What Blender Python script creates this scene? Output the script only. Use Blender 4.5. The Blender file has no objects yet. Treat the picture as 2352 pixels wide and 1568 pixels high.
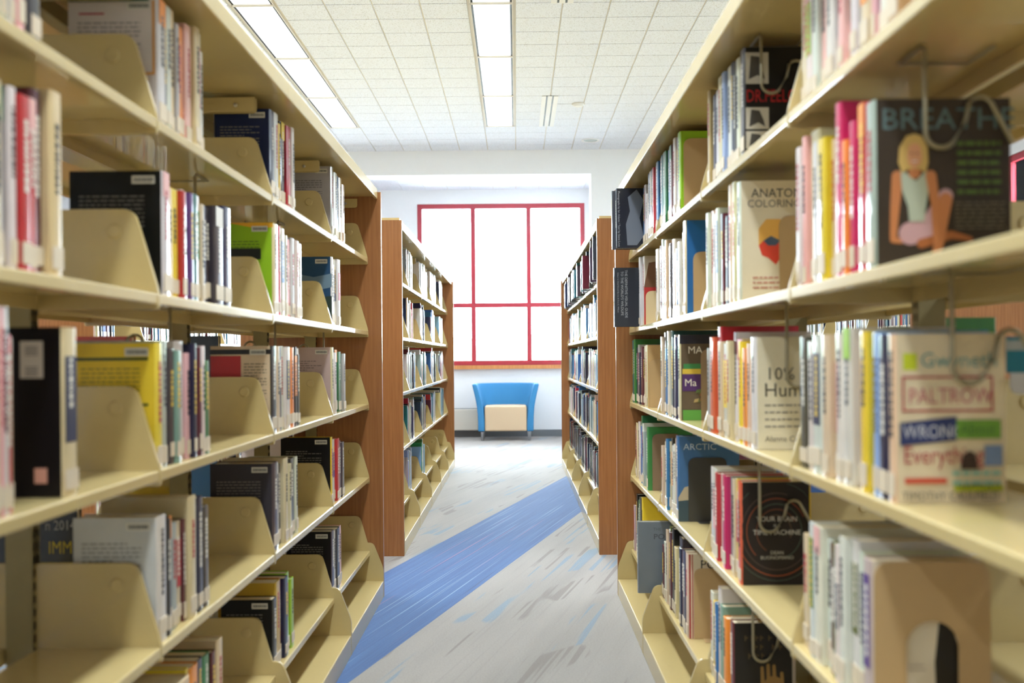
import bpy, bmesh, math, random
from mathutils import Vector, Matrix

# ------------------------------------------------------------------ scene, camera, light
scene = bpy.context.scene
COL = scene.collection
scene.view_settings.view_transform = 'Standard'
scene.view_settings.look = 'None'
scene.view_settings.gamma = 1.0
scene.view_settings.use_curve_mapping = False
scene.view_settings.exposure = 0.60

CAM_H, YAW, ROLL = 1.124, 0.0045, -0.0081
cam_data = bpy.data.cameras.new('camera')
cam_data.sensor_width = 36.0
cam_data.lens = 36.0 * 2287.0 / 2352.0
cam_data.shift_y = 35.5 / 2352.0
cam_data.clip_start = 0.05
cam_data.clip_end = 300.0
cam_data.dof.use_dof = True
cam_data.dof.focus_distance = 5.6
cam_data.dof.aperture_fstop = 2.9
cam = bpy.data.objects.new('camera', cam_data)
COL.objects.link(cam)
cam.matrix_world = (Matrix.Translation((0, 0, CAM_H)) @ Matrix.Rotation(YAW, 4, 'Z')
                    @ Matrix.Rotation(math.radians(90), 4, 'X') @ Matrix.Rotation(ROLL, 4, 'Z'))
scene.camera = cam

SKY_STRENGTH = 28.0
LAMP_STRENGTH = 0.95      # glow of the diffusers as seen from the aisle
LAMP_WATTS = 13.5         # light each strip throws down through its louvre
world = bpy.data.worlds.new('overcast_sky')
scene.world = world
world.use_nodes = True
wn = world.node_tree.nodes
wn['Background'].inputs['Color'].default_value = (0.82, 0.915, 1.0, 1)
wn['Background'].inputs['Strength'].default_value = SKY_STRENGTH

# room measures
CEIL = 3.494
X_L, X_R = -6.5, 5.2
Y_BACK, Y_FRONT = -3.6, 14.08
BEAM_Y = 11.42
BAY = 0.914
Y0 = 1.9386                        # bracket line between the nearest two bays in view
SHELF_Z = [0, 1.595, 1.2536, 0.9091, 0.5649, 0.2189]
BASE_Z = 0.077
C_LEFT, C_RIGHT = -0.9664, 0.8015  # spine lines of the two bookcases beside the camera
HALF = 0.270                       # spine line to shelf front

def portal(name, loc, rot, sx, sy):
    l = bpy.data.lights.new(name, 'AREA')
    l.shape = 'RECTANGLE'; l.size = sx; l.size_y = sy
    l.cycles.is_portal = True
    o = bpy.data.objects.new(name, l); COL.objects.link(o)
    o.location = loc; o.rotation_euler = rot
    return o
portal('daylight_opening', (-0.206, Y_FRONT + 0.14, 2.15), (math.radians(-90), 0, 0), 2.4, 2.32)
portal('daylight_opening.001', (-4.3, Y_FRONT + 0.14, 2.15), (math.radians(-90), 0, 0), 2.4, 2.32)  # sampling portal for the added, unseen window
portal('daylight_opening.002', (X_R + 0.14, 8.5, 2.80), (0, math.radians(90), 0), 0.8, 4.2)

# ------------------------------------------------------------------ material helpers
def srgb(r, g, b):
    def f(c):
        c = c / 255.0
        return c / 12.92 if c <= 0.04045 else ((c + 0.055) / 1.055) ** 2.4
    return (f(r), f(g), f(b), 1.0)

def new_mat(name):
    m = bpy.data.materials.new(name)
    m.use_nodes = True
    return m, m.node_tree.nodes, m.node_tree.links, m.node_tree.nodes['Principled BSDF']

def plain(name, col, rough=0.5, metal=0.0, coat=0.0, noise=0.0, nscale=40.0, bump=0.0):
    m, n, l, p = new_mat(name)
    p.inputs['Roughness'].default_value = rough
    p.inputs['Metallic'].default_value = metal
    p.inputs['Coat Weight'].default_value = coat
    p.inputs['Base Color'].default_value = col
    if noise or bump:
        tc = n.new('ShaderNodeTexCoord')
        nz = n.new('ShaderNodeTexNoise'); nz.inputs['Scale'].default_value = nscale
        nz.inputs['Detail'].default_value = 4
        l.new(tc.outputs['Object'], nz.inputs['Vector'])
        if noise:
            mx = n.new('ShaderNodeMix'); mx.data_type = 'RGBA'
            mx.inputs['A'].default_value = [c * (1 - noise) for c in col[:3]] + [1]
            mx.inputs['B'].default_value = [min(1, c * (1 + noise)) for c in col[:3]] + [1]
            l.new(nz.outputs['Fac'], mx.inputs['Factor'])
            l.new(mx.outputs['Result'], p.inputs['Base Color'])
        if bump:
            b = n.new('ShaderNodeBump'); b.inputs['Strength'].default_value = bump
            b.inputs['Distance'].default_value = 0.002
            l.new(nz.outputs['Fac'], b.inputs['Height'])
            l.new(b.outputs['Normal'], p.inputs['Normal'])
    return m

def wood_mat(name, c1, c2, rough=0.35):
    m, n, l, p = new_mat(name)
    tc = n.new('ShaderNodeTexCoord')
    mp = n.new('ShaderNodeMapping'); mp.inputs['Scale'].default_value = (26, 26, 1.3)
    l.new(tc.outputs['Object'], mp.inputs['Vector'])
    nz = n.new('ShaderNodeTexNoise'); nz.inputs['Scale'].default_value = 3.0
    nz.inputs['Detail'].default_value = 8; nz.inputs['Distortion'].default_value = 0.6
    l.new(mp.outputs['Vector'], nz.inputs['Vector'])
    mp2 = n.new('ShaderNodeMapping'); mp2.inputs['Scale'].default_value = (5, 5, 0.35)
    l.new(tc.outputs['Object'], mp2.inputs['Vector'])
    wv = n.new('ShaderNodeTexWave'); wv.inputs['Scale'].default_value = 3.0
    wv.inputs['Distortion'].default_value = 7; wv.inputs['Detail'].default_value = 3
    l.new(mp2.outputs['Vector'], wv.inputs['Vector'])
    ad = n.new('ShaderNodeMath'); ad.operation = 'MULTIPLY_ADD'
    ad.inputs[1].default_value = 0.10
    l.new(wv.outputs['Fac'], ad.inputs[0]); l.new(nz.outputs['Fac'], ad.inputs[2])
    cr = n.new('ShaderNodeValToRGB')
    cr.color_ramp.elements[0].position = 0.28; cr.color_ramp.elements[0].color = c2
    cr.color_ramp.elements[1].position = 0.82; cr.color_ramp.elements[1].color = c1
    l.new(ad.outputs[0], cr.inputs['Fac'])
    l.new(cr.outputs['Color'], p.inputs['Base Color'])
    p.inputs['Roughness'].default_value = rough
    p.inputs['Coat Weight'].default_value = 0.15
    return m

M_SHELF = plain('beige_enamelled_steel', srgb(206, 184, 128), 0.26, 0, 0.45, 0.03, 60, 0.0)
M_BASE = plain('grey_beige_kick_steel', srgb(188, 182, 160), 0.3, 0.25, 0.25, 0.05, 30)
M_WOOD = wood_mat('oak_veneer', srgb(168, 112, 64), srgb(144, 92, 49))
M_POST = plain('dull_beige_steel', srgb(158, 145, 104), 0.45, 0.1, 0, 0.05)
M_SLOT = plain('dark_slot', srgb(40, 34, 24), 0.8)
M_WALL = plain('white_painted_wall', srgb(237, 238, 239), 0.75, 0, 0, 0.015, 25, 0.05)
M_WIRE = plain('grey_steel_wire', srgb(158, 148, 122), 0.35, 0.5)
M_TAN = plain('tan_enamelled_plate', srgb(190, 158, 112), 0.4, 0, 0.1, 0.03)
M_DARKPLATE = plain('charcoal_plate', srgb(58, 56, 52), 0.4, 0, 0.1)
M_PAGE = plain('book_pages', srgb(222, 208, 176), 0.85, 0, 0, 0.1, 400)
M_LABEL = plain('paper_label', srgb(222, 206, 180), 0.5, 0, 0.3, 0.03, 200)
M_BAR = plain('barcode_ink', srgb(88, 86, 84), 0.6)
M_BOLT = plain('bright_bolt', srgb(190, 186, 176), 0.3, 0.9)

# one cover material for all books: the colour comes from the object itself
def book_mat():
    m, n, l, p = new_mat('laminated_book_cover')
    oi = n.new('ShaderNodeObjectInfo')
    tc = n.new('ShaderNodeTexCoord')
    nz = n.new('ShaderNodeTexNoise'); nz.inputs['Scale'].default_value = 18
    l.new(tc.outputs['Object'], nz.inputs['Vector'])
    mr = n.new('ShaderNodeMapRange'); mr.inputs['To Min'].default_value = 0.9; mr.inputs['To Max'].default_value = 1.1
    l.new(nz.outputs['Fac'], mr.inputs['Value'])
    mx = n.new('ShaderNodeMix'); mx.data_type = 'RGBA'; mx.blend_type = 'MULTIPLY'
    mx.inputs['Factor'].default_value = 1
    l.new(oi.outputs['Color'], mx.inputs['A']); l.new(mr.outputs['Result'], mx.inputs['B'])
    l.new(mx.outputs['Result'], p.inputs['Base Color'])
    p.inputs['Roughness'].default_value = 0.34
    p.inputs['Coat Weight'].default_value = 0.5
    p.inputs['Coat Roughness'].default_value = 0.08
    return m
M_BOOK = book_mat()
M_BOARD = M_BOOK.copy(); M_BOARD.name = 'cover_board'
_p = M_BOARD.node_tree.nodes['Principled BSDF']
_p.inputs['Coat Weight'].default_value = 0.12; _p.inputs['Roughness'].default_value = 0.4; _p.inputs['Specular IOR Level'].default_value = 0.3

def attr_mat(name):
    m, n, l, p = new_mat(name)
    a = n.new('ShaderNodeAttribute'); a.attribute_name = 'Col'
    l.new(a.outputs['Color'], p.inputs['Base Color'])
    p.inputs['Roughness'].default_value = 0.35
    p.inputs['Coat Weight'].default_value = 0.45
    p.inputs['Coat Roughness'].default_value = 0.18
    return m
M_FARBOOK = attr_mat('distant_book_covers')

INK = {}
def ink(rgb):
    k = tuple(rgb)
    if k not in INK:
        INK[k] = plain('print_%02x%02x%02x' % k, srgb(*k), 0.42, 0, 0.15)
    return INK[k]

# ------------------------------------------------------------------ mesh helpers
class MB:
    def __init__(self):
        self.v = []; self.f = []; self.m = []
    def box(self, x0, x1, y0, y1, z0, z1, mi=0):
        b = len(self.v)
        self.v += [(x0,y0,z0),(x1,y0,z0),(x1,y1,z0),(x0,y1,z0),(x0,y0,z1),(x1,y0,z1),(x1,y1,z1),(x0,y1,z1)]
        for q in ((0,3,2,1),(4,5,6,7),(0,1,5,4),(1,2,6,5),(2,3,7,6),(3,0,4,7)):
            self.f.append([b+i for i in q]); self.m.append(mi)
        return self
    def prism(self, pts, fn, a0, a1, mi=0):
        """closed 2-D outline pts carried from a0 to a1; fn(p, q, a) -> xyz"""
        b = len(self.v); n = len(pts)
        for a in (a0, a1):
            self.v += [fn(p, q, a) for p, q in pts]
        self.f.append([b+i for i in range(n)][::-1]); self.m.append(mi)
        self.f.append([b+n+i for i in range(n)]); self.m.append(mi)
        for i in range(n):
            j = (i+1) % n
            self.f.append([b+i, b+j, b+n+j, b+n+i]); self.m.append(mi)
        return self
    def tube(self, pts, r, sides=6, mi=0, cap=True):
        P = [Vector(p) for p in pts]; b = len(self.v); n = len(P)
        for i, p in enumerate(P):
            t = (P[min(i+1, n-1)] - P[max(i-1, 0)]).normalized()
            a = Vector((0,0,1)) if abs(t.z) < 0.9 else Vector((1,0,0))
            u = t.cross(a).normalized(); w = t.cross(u)
            for k in range(sides):
                an = 2*math.pi*k/sides
                self.v.append(tuple(p + u*math.cos(an)*r + w*math.sin(an)*r))
        for i in range(n-1):
            for k in range(sides):
                k2 = (k+1) % sides
                self.f.append([b+i*sides+k, b+i*sides+k2, b+(i+1)*sides+k2, b+(i+1)*sides+k]); self.m.append(mi)
        if cap:
            self.f.append([b+k for k in range(sides)]); self.m.append(mi)
            self.f.append([b+(n-1)*sides+k for k in range(sides)][::-1]); self.m.append(mi)
        return self
    def lathe(self, prof, cx, cy, sides=20, mi=0):
        b = len(self.v); n = len(prof)
        for r, z in prof:
            for k in range(sides):
                a = 2*math.pi*k/sides
                self.v.append((cx+r*math.cos(a), cy+r*math.sin(a), z))
        for i in range(n-1):
            for k in range(sides):
                k2 = (k+1) % sides
                self.f.append([b+i*sides+k, b+i*sides+k2, b+(i+1)*sides+k2, b+(i+1)*sides+k]); self.m.append(mi)
        self.f.append([b+k for k in range(sides)][::-1]); self.m.append(mi)
        self.f.append([b+(n-1)*sides+k for k in range(sides)]); self.m.append(mi)
        return self
    def mesh(self, name, mats, smooth=False):
        me = bpy.data.meshes.new(name)
        me.from_pydata(self.v, [], self.f)
        if not isinstance(mats, (list, tuple)): mats = [mats]
        for m in mats: me.materials.append(m)
        me.polygons.foreach_set('material_index', self.m)
        bm = bmesh.new(); bm.from_mesh(me)
        bmesh.ops.recalc_face_normals(bm, faces=bm.faces)
        bm.to_mesh(me); bm.free()
        if smooth:
            me.polygons.foreach_set('use_smooth', [True]*len(me.polygons))
        return me

def link(name, me, parent=None, loc=None):
    o = bpy.data.objects.new(name, me); COL.objects.link(o)
    if parent is not None: o.parent = parent
    if loc is not None: o.location = loc
    return o
def build(name, mb, mats, parent=None, loc=None, smooth=False):
    return link(name, mb.mesh(name, mats, smooth), parent, loc)
def empty(name, loc=(0,0,0), parent=None):
    o = bpy.data.objects.new(name, None); COL.objects.link(o)
    o.empty_display_size = 0.05; o.location = loc
    if parent is not None: o.parent = parent
    return o
def tag(o, label=None, cat=None, group=None, kind=None):
    if label: o['label'] = label
    if cat: o['category'] = cat
    if group: o['group'] = group
    if kind: o['kind'] = kind
    return o
def bevel(o, w, seg=2):
    b = o.modifiers.new('bevel', 'BEVEL'); b.width = w; b.segments = seg; b.limit_method = 'ANGLE'
    return o
def rounded(pts, r, n=4):
    """round the corners of a closed outline; r is one radius or a list of radii"""
    out = []; k = len(pts)
    for i in range(k):
        ri = r[i] if isinstance(r, (list, tuple)) else r
        p = Vector(pts[i]); a = Vector(pts[i-1]); c = Vector(pts[(i+1) % k])
        if ri <= 0: out.append(tuple(p)); continue
        d1 = (a-p); d2 = (c-p)
        t = min(ri, d1.length*0.49, d2.length*0.49)
        s = p + d1.normalized()*t; e = p + d2.normalized()*t
        for j in range(n+1):
            u = j/n
            q = s*(1-u)**2 + p*2*u*(1-u) + e*u*u
            out.append(tuple(q))
    return out

# ------------------------------------------------------------------ the room
def carpet_mat():
    m, n, l, p = new_mat('diagonal_carpet')
    g = n.new('ShaderNodeNewGeometry')
    sx = n.new('ShaderNodeSeparateXYZ'); l.new(g.outputs['Position'], sx.inputs[0])
    def math_(op, a, b=None, c=None):
        q = n.new('ShaderNodeMath'); q.operation = op
        for i, x in enumerate((a, b, c)):
            if x is None: continue
            if isinstance(x, (int, float)): q.inputs[i].default_value = x
            else: l.new(x, q.inputs[i])
        return q.outputs[0]
    def mix(fac, a, b):
        q = n.new('ShaderNodeMix'); q.data_type = 'RGBA'
        for s, x in (('A', a), ('B', b)):
            if isinstance(x, tuple): q.inputs[s].default_value = x
            else: l.new(x, q.inputs[s])
        if isinstance(fac, float): q.inputs['Factor'].default_value = fac
        else: l.new(fac, q.inputs['Factor'])
        return q.outputs['Result']
    across = math_('MULTIPLY_ADD', sx.outputs['Y'], -0.279, sx.outputs['X'])     # constant along the pattern
    along = sx.outputs['Y']
    def streak(ka, kl, seed, lo, hi, detail=1.0):
        cv = n.new('ShaderNodeCombineXYZ')
        l.new(math_('MULTIPLY', across, ka), cv.inputs[0]); l.new(math_('MULTIPLY', along, kl), cv.inputs[1])
        cv.inputs[2].default_value = seed
        z = n.new('ShaderNodeTexNoise'); z.inputs['Scale'].default_value = 1; z.inputs['Detail'].default_value = detail
        l.new(cv.outputs[0], z.inputs['Vector'])
        r = n.new('ShaderNodeMapRange'); r.inputs['From Min'].default_value = lo; r.inputs['From Max'].default_value = hi
        l.new(z.outputs['Fac'], r.inputs['Value'])
        return r.outputs['Result']
    fib = n.new('ShaderNodeTexNoise'); fib.inputs['Scale'].default_value = 150; fib.inputs['Detail'].default_value = 5; fib.inputs['Roughness'].default_value = 0.75
    l.new(g.outputs['Position'], fib.inputs['Vector'])
    # pale field with drifting taupe and sky-blue dashes
    field = mix(streak(5, 0.7, 1.0, 0.3, 0.7, 3.0), srgb(140, 135, 129), srgb(156, 150, 143))
    field = mix(math_('MULTIPLY', math_('MULTIPLY', streak(30, 0.6, 5.0, 0.54, 0.58), streak(4, 1.3, 9.0, 0.56, 0.58)), 0.65), field, srgb(112, 102, 96))
    field = mix(math_('MULTIPLY', math_('MULTIPLY', streak(30, 0.6, 15.0, 0.53, 0.57), streak(4, 1.2, 19.0, 0.56, 0.58)), 0.62), field, srgb(96, 132, 158))
    field = mix(math_('MULTIPLY', streak(60, 0.8, 25.0, 0.60, 0.66), 0.22), field, srgb(126, 120, 116))
    # blue band
    band = mix(streak(90, 1.2, 31.0, 0.35, 0.65, 2.0), srgb(42, 82, 136), srgb(54, 97, 150))
    band = mix(math_('MULTIPLY', streak(110, 0.5, 37.0, 0.66, 0.70), 0.42), band, srgb(168, 196, 214))
    band = mix(streak(80, 0.5, 41.0, 0.70, 0.73), band, srgb(34, 62, 104))
    band = mix(math_('MULTIPLY', streak(75, 0.4, 47.0, 0.71, 0.73), 0.7), band, srgb(170, 110, 136))
    inb = math_('MULTIPLY', math_('GREATER_THAN', across, -2.155), math_('LESS_THAN', across, -1.553))
    col = mix(inb, field, band)
    fr = n.new('ShaderNodeMapRange'); fr.inputs['From Min'].default_value = 0.3; fr.inputs['From Max'].default_value = 0.7; fr.inputs['To Min'].default_value = 0.80; fr.inputs['To Max'].default_value = 1.2
    l.new(fib.outputs['Fac'], fr.inputs['Value'])
    mu = n.new('ShaderNodeMix'); mu.data_type = 'RGBA'; mu.blend_type = 'MULTIPLY'; mu.inputs['Factor'].default_value = 1
    l.new(col, mu.inputs['A']); l.new(fr.outputs['Result'], mu.inputs['B'])
    l.new(mu.outputs['Result'], p.inputs['Base Color'])
    p.inputs['Roughness'].default_value = 0.9
    p.inputs['Sheen Weight'].default_value = 0.25
    b = n.new('ShaderNodeBump'); b.inputs['Strength'].default_value = 0.35; b.inputs['Distance'].default_value = 0.004
    l.new(fib.outputs['Fac'], b.inputs['Height']); l.new(b.outputs['Normal'], p.inputs['Normal'])
    return m

floor = build('floor', MB().box(X_L-.2, X_R+.2, Y_BACK-.2, Y_FRONT+.2, -0.12, 0.0), carpet_mat())
tag(floor, 'pale streaked carpet crossed by a diagonal blue band', kind='structure')

def wall_with_openings(name, axis, at, thick, a0, a1, openings, label):
    """wall in the plane axis = at, from a0 to a1, with (u0,u1,z0,z1) holes"""
    mb = MB()
    def bx(u0, u1, z0, z1):
        if u1-u0 < 1e-4 or z1-z0 < 1e-4: return
        if axis == 'y': mb.box(u0, u1, at, at+thick, z0, z1)
        else: mb.box(at, at+thick, u0, u1, z0, z1)
    u = a0
    for (o0, o1, z0, z1) in sorted(openings):
        bx(u, o0, -0.1, CEIL+.1)
        bx(o0, o1, -0.1, z0); bx(o0, o1, z1, CEIL+.1)
        u = o1
    bx(u, a1, -0.1, CEIL+.1)
    return tag(build(name, mb, M_WALL), label, kind='structure')

WIN1 = (-1.39, 0.979, 1.01, 3.294)
ADDED_WIN = (-5.5, -3.1, 1.01, 3.294)  # unseen opening, added to let more daylight into the room
wall_with_openings('wall_front', 'y', Y_FRONT, 0.2, X_L-.2, X_R+.2, [WIN1, ADDED_WIN], 'white end wall around the big window')
wall_with_openings('wall_right', 'x', X_R, 0.2, Y_BACK-.2, Y_FRONT+.2, [(6.4, 10.6, 2.4, 3.2)], 'white side wall with a strip of high windows')
wall_with_openings('wall_left', 'x', X_L-.2, 0.2, Y_BACK-.2, Y_FRONT+.2, [], 'white side wall beyond the left bookcases')
wall_with_openings('wall_back', 'y', Y_BACK-.2, 0.2, X_L-.2, X_R+.2, [], 'white wall behind the viewer')
beam = build('wall_beam', MB().box(X_L, X_R, BEAM_Y, BEAM_Y+.3, 3.219, CEIL+.05), M_WALL)
tag(beam, 'white bulkhead beam crossing below the ceiling', kind='structure')
pil = build('wall_partition', MB().box(0.871, X_R, BEAM_Y, BEAM_Y+.3, 0, 3.219), M_WALL)
tag(pil, 'white partition wall ending beside the window bay', kind='structure')
ret = build('wall_return', MB().box(1.12, 1.24, BEAM_Y+.3, Y_FRONT, 0, CEIL+.05), M_WALL)
tag(ret, 'white side wall of the window bay', kind='structure')
M_SKIRT = plain('grey_rubber_skirting', srgb(112, 116, 120), 0.5)
tag(build('baseboard_front', MB().box(X_L, 1.12, Y_FRONT-.012, Y_FRONT, 0, .095), M_SKIRT), 'dark grey skirting under the window', kind='structure')
heater = empty('wall_heater', (-1.6, Y_FRONT-.013, .10))
tag(heater, 'long low beige wall heater beside the blue chair', 'heater')
M_HEAT = plain('beige_heater_steel', srgb(214, 208, 194), 0.45)
bevel(build('casing', MB().box(-1.5, 1.16, -.14, 0, 0, .30), M_HEAT, heater), .012)
build('grille', MB().box(-1.45, 1.11, -.125, -.02, .30, .306), M_SKIRT, heater)

# windows: painted frame, mullions, sill and single panes
M_RED = plain('red_painted_frame', srgb(176, 52, 66), 0.4, 0, 0.2)
M_SILL = wood_mat('sill_wood', srgb(214, 150, 92), srgb(186, 120, 66))
def glass_mat():
    m, n, l, p = new_mat('window_glass')
    n.remove(p)
    out = n['Material Output']
    tr = n.new('ShaderNodeBsdfTransparent'); tr.inputs['Color'].default_value = (.96, .98, .98, 1)
    gl = n.new('ShaderNodeBsdfGlossy'); gl.inputs['Roughness'].default_value = 0.02
    fr = n.new('ShaderNodeFresnel'); fr.inputs['IOR'].default_value = 1.35
    mx = n.new('ShaderNodeMixShader')
    l.new(fr.outputs[0], mx.inputs[0]); l.new(tr.outputs[0], mx.inputs[1]); l.new(gl.outputs[0], mx.inputs[2])
    l.new(mx.outputs[0], out.inputs['Surface'])
    return m
M_GLASS = glass_mat()
def window(name, axis, at, u0, u1, z0, z1, us, zs, label, fw=.044, sill=True):
    w = empty(name, (0, 0, 0)); tag(w, label, kind='structure')
    def put(nm, a0, a1, b0, b1, d0, d1, mat):
        mb = MB()
        if axis == 'y': mb.box(a0, a1, at+d0, at+d1, b0, b1)
        else: mb.box(at+d0, at+d1, a0, a1, b0, b1)
        return build(nm, mb, mat, w)
    U = [u0] + us + [u1]; Zs = [z0] + zs + [z1]
    for i, u in enumerate(U):
        a = u if i == 0 else (u-2*fw*.75 if i == len(U)-1 else u-fw*.75)
        put('mullion', a, a+2*fw*.75, z0, z1, .03, .10, M_RED)
    for i, z in enumerate(Zs):
        a = z if i == 0 else (z-2*fw*.75 if i == len(Zs)-1 else z-fw*.75)
        put('transom', u0, u1, a, a+2*fw*.75, .028, .102, M_RED)
    for i in range(len(U)-1):
        for j in range(len(Zs)-1):
            put('pane', U[i], U[i+1], Zs[j], Zs[j+1], .062, .068, M_GLASS)
    if sill:
        put('sill', u0-.05, u1+.05, z0-.055, z0, -.06, .06, M_SILL)
    return w
window('window_1', 'y', Y_FRONT, *WIN1, [-.603, .185], [1.86], 'large six-pane window with red frame above the blue chair')
window('added_window', 'y', Y_FRONT, *ADDED_WIN, [-4.7, -3.9], [1.86], 'added daylight window, six-pane and red framed, unseen behind the left bookcases')
window('window_3', 'x', X_R, 6.4, 10.6, 2.4, 3.2, [6.4+1.4*i for i in range(1, 3)], [], 'row of high windows in the right side wall', sill=False)

# ------------------------------------------------------------------ ceiling
TX, TY = 0.320, 0.2975
GX0, GY0 = -0.150-.16, 10.24          # one corner of the tile grid
def tile_mat():
    m, n, l, p = new_mat('mineral_fibre_tile')
    g = n.new('ShaderNodeNewGeometry')
    v = n.new('ShaderNodeTexNoise'); v.inputs['Scale'].default_value = 120; v.inputs['Detail'].default_value = 3
    l.new(g.outputs['Position'], v.inputs['Vector'])
    cr = n.new('ShaderNodeValToRGB')
    cr.color_ramp.elements[0].position = .34; cr.color_ramp.elements[0].color = srgb(202, 204, 210)
    cr.color_ramp.elements[1].position = .46; cr.color_ramp.elements[1].color = srgb(232, 237, 248)
    l.new(v.outputs['Fac'], cr.inputs['Fac']); l.new(cr.outputs['Color'], p.inputs['Base Color'])
    p.inputs['Roughness'].default_value = .9
    return m
M_TILE = tile_mat()
M_GRID = plain('ceiling_grid', srgb(214, 208, 198), .7)
ceiling = build('ceiling', MB().box(X_L-.2, X_R+.2, Y_BACK-.2, Y_FRONT+.2, CEIL+.008, CEIL+.16), M_GRID)
tag(ceiling, 'white ceiling of small square tiles with strip lights', kind='structure')
def tile_mesh():
    mb = MB()
    a, b = TX/2-.004, TY/2-.004
    mb.prism([(-a, -b), (a, -b), (a, b), (-a, b)], lambda p, q, t: (p*(1-.012*t), q*(1-.012*t), .010-.010*t), 0, 1)
    return mb.mesh('tile', M_TILE)
TILE_ME = tile_mesh()
LIGHT_COLS = {0: range(0, 10), -5: range(0, 10), 9: range(0, 10), -14: range(0, 10)}
lit_cells = set()
for c, ks in LIGHT_COLS.items():
    for k in range(0, 40):
        lit_cells.add((c, k))
DIFF_CELLS = set()
rest = MB(); nt = 0
i0 = int(math.floor((X_L-GX0)/TX)); i1 = int(math.ceil((X_R-GX0)/TX))
for j in range(-13, 47):
    yc = GY0 - TY*(j+.5)
    for i in range(i0, i1):
        xc = GX0 + TX*(i+.5)
        if not (X_L+.12 < xc < X_R-.12 and Y_BACK+.12 < yc < Y_FRONT-.12): continue
        if BEAM_Y-.1 < yc < BEAM_Y+.4: continue
        if 0 <= j and (i, j) in lit_cells: continue
        if -2.9 < xc < 2.35 and 6.3 < yc < BEAM_Y and nt < 300:
            link('tile', TILE_ME, ceiling, (xc, yc, CEIL)); nt += 1
        else:
            a, b = TX/2-.004, TY/2-.004
            rest.box(xc-a, xc+a, yc-b, yc+b, CEIL, CEIL+.01)
r = build('tile_field', rest, M_TILE, ceiling); r['kind'] = 'stuff'

# strip lights
def lamp_mat():
    m, n, l, p = new_mat('lit_diffuser')
    tc = n.new('ShaderNodeTexCoord')
    w = n.new('ShaderNodeTexWave'); w.bands_direction = 'Y'; w.inputs['Scale'].default_value = 5.0
    l.new(tc.outputs['Object'], w.inputs['Vector'])
    mr = n.new('ShaderNodeMapRange'); mr.inputs['To Min'].default_value = LAMP_STRENGTH*.94; mr.inputs['To Max'].default_value = LAMP_STRENGTH*1.06
    l.new(w.outputs['Fac'], mr.inputs['Value'])
    p.inputs['Base Color'].default_value = (.9, .9, .9, 1)
    p.inputs['Emission Color'].default_value = (0.84, .935, 1.0, 1)
    l.new(mr.outputs['Result'], p.inputs['Emission Strength'])
    return m
M_LAMP = lamp_mat()
M_BLACK = plain('black_gap', srgb(30, 32, 30), .6)
LL = TY*4
fr_me = (MB().box(-.148, -.138, -LL/2, LL/2, -.004, .012).box(.138, .148, -LL/2, LL/2, -.004, .012)
         .box(-.148, .148, -LL/2, -LL/2+.016, -.004, .012).box(-.148, .148, LL/2-.016, LL/2, -.004, .012)).mesh('frame', M_GRID)
gap_me = (MB().box(-.140, -.124, -LL/2+.01, LL/2-.01, .002, .014).box(.124, .140, -LL/2+.01, LL/2-.01, .002, .014)).mesh('edge_gap', M_BLACK)
df_me = MB().box(-.124, .124, -LL/2+.016, LL/2-.016, .003, .013).mesh('diffuser', M_LAMP)
def strip_light(parent):
    l = bpy.data.lights.new('strip_lamp', 'AREA')
    l.shape = 'RECTANGLE'; l.size = .24; l.size_y = LL-.04
    l.energy = LAMP_WATTS; l.color = (0.84, .935, 1.0); l.spread = math.radians(144)
    o = bpy.data.objects.new('strip_lamp', l); COL.objects.link(o); o.parent = parent
    o.location = (0, 0, -.006)
ROWNAME = {0: 'middle row above the aisle', -5: 'row over the left bookcase', 9: 'row over the right bookcases', -14: 'row over the far left aisle'}
ORD = ['first', 'second', 'third', 'fourth', 'fifth', 'sixth', 'seventh', 'eighth', 'ninth', 'tenth', 'eleventh', 'twelfth',
       'thirteenth', 'fourteenth', 'fifteenth', 'sixteenth', 'seventeenth', 'eighteenth', 'nineteenth', 'twentieth',
       'twenty-first', 'twenty-second', 'twenty-third', 'twenty-fourth', 'twenty-fifth', 'twenty-sixth']
for c, ks in LIGHT_COLS.items():
    for k in ks:
        x = GX0 + TX*(c+.5); y = GY0 - LL*(k+.5)
        if y < Y_BACK+.7: continue
        lt = empty('ceiling_light', (x, y, CEIL))
        tag(lt, '%s lit ceiling strip from the window end, %s' % (ORD[k], ROWNAME[c]), 'ceiling light', 'lit ceiling strips')
        link('frame', fr_me, lt); link('edge_gap', gap_me, lt); link('diffuser', df_me, lt); strip_light(lt)
# window-bay lights above the chair
for i, x in enumerate((-1.9, .25)):
    lt = empty('ceiling_light', (x, 12.75, CEIL)); lt.rotation_euler.z = math.pi/2
    tag(lt, 'lit ceiling strip in the window bay, %s of the chair' % ('left', 'right')[i], 'ceiling light', 'window bay strips')
    link('frame', fr_me, lt); link('edge_gap', gap_me, lt); link('diffuser', df_me, lt); strip_light(lt)
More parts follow.
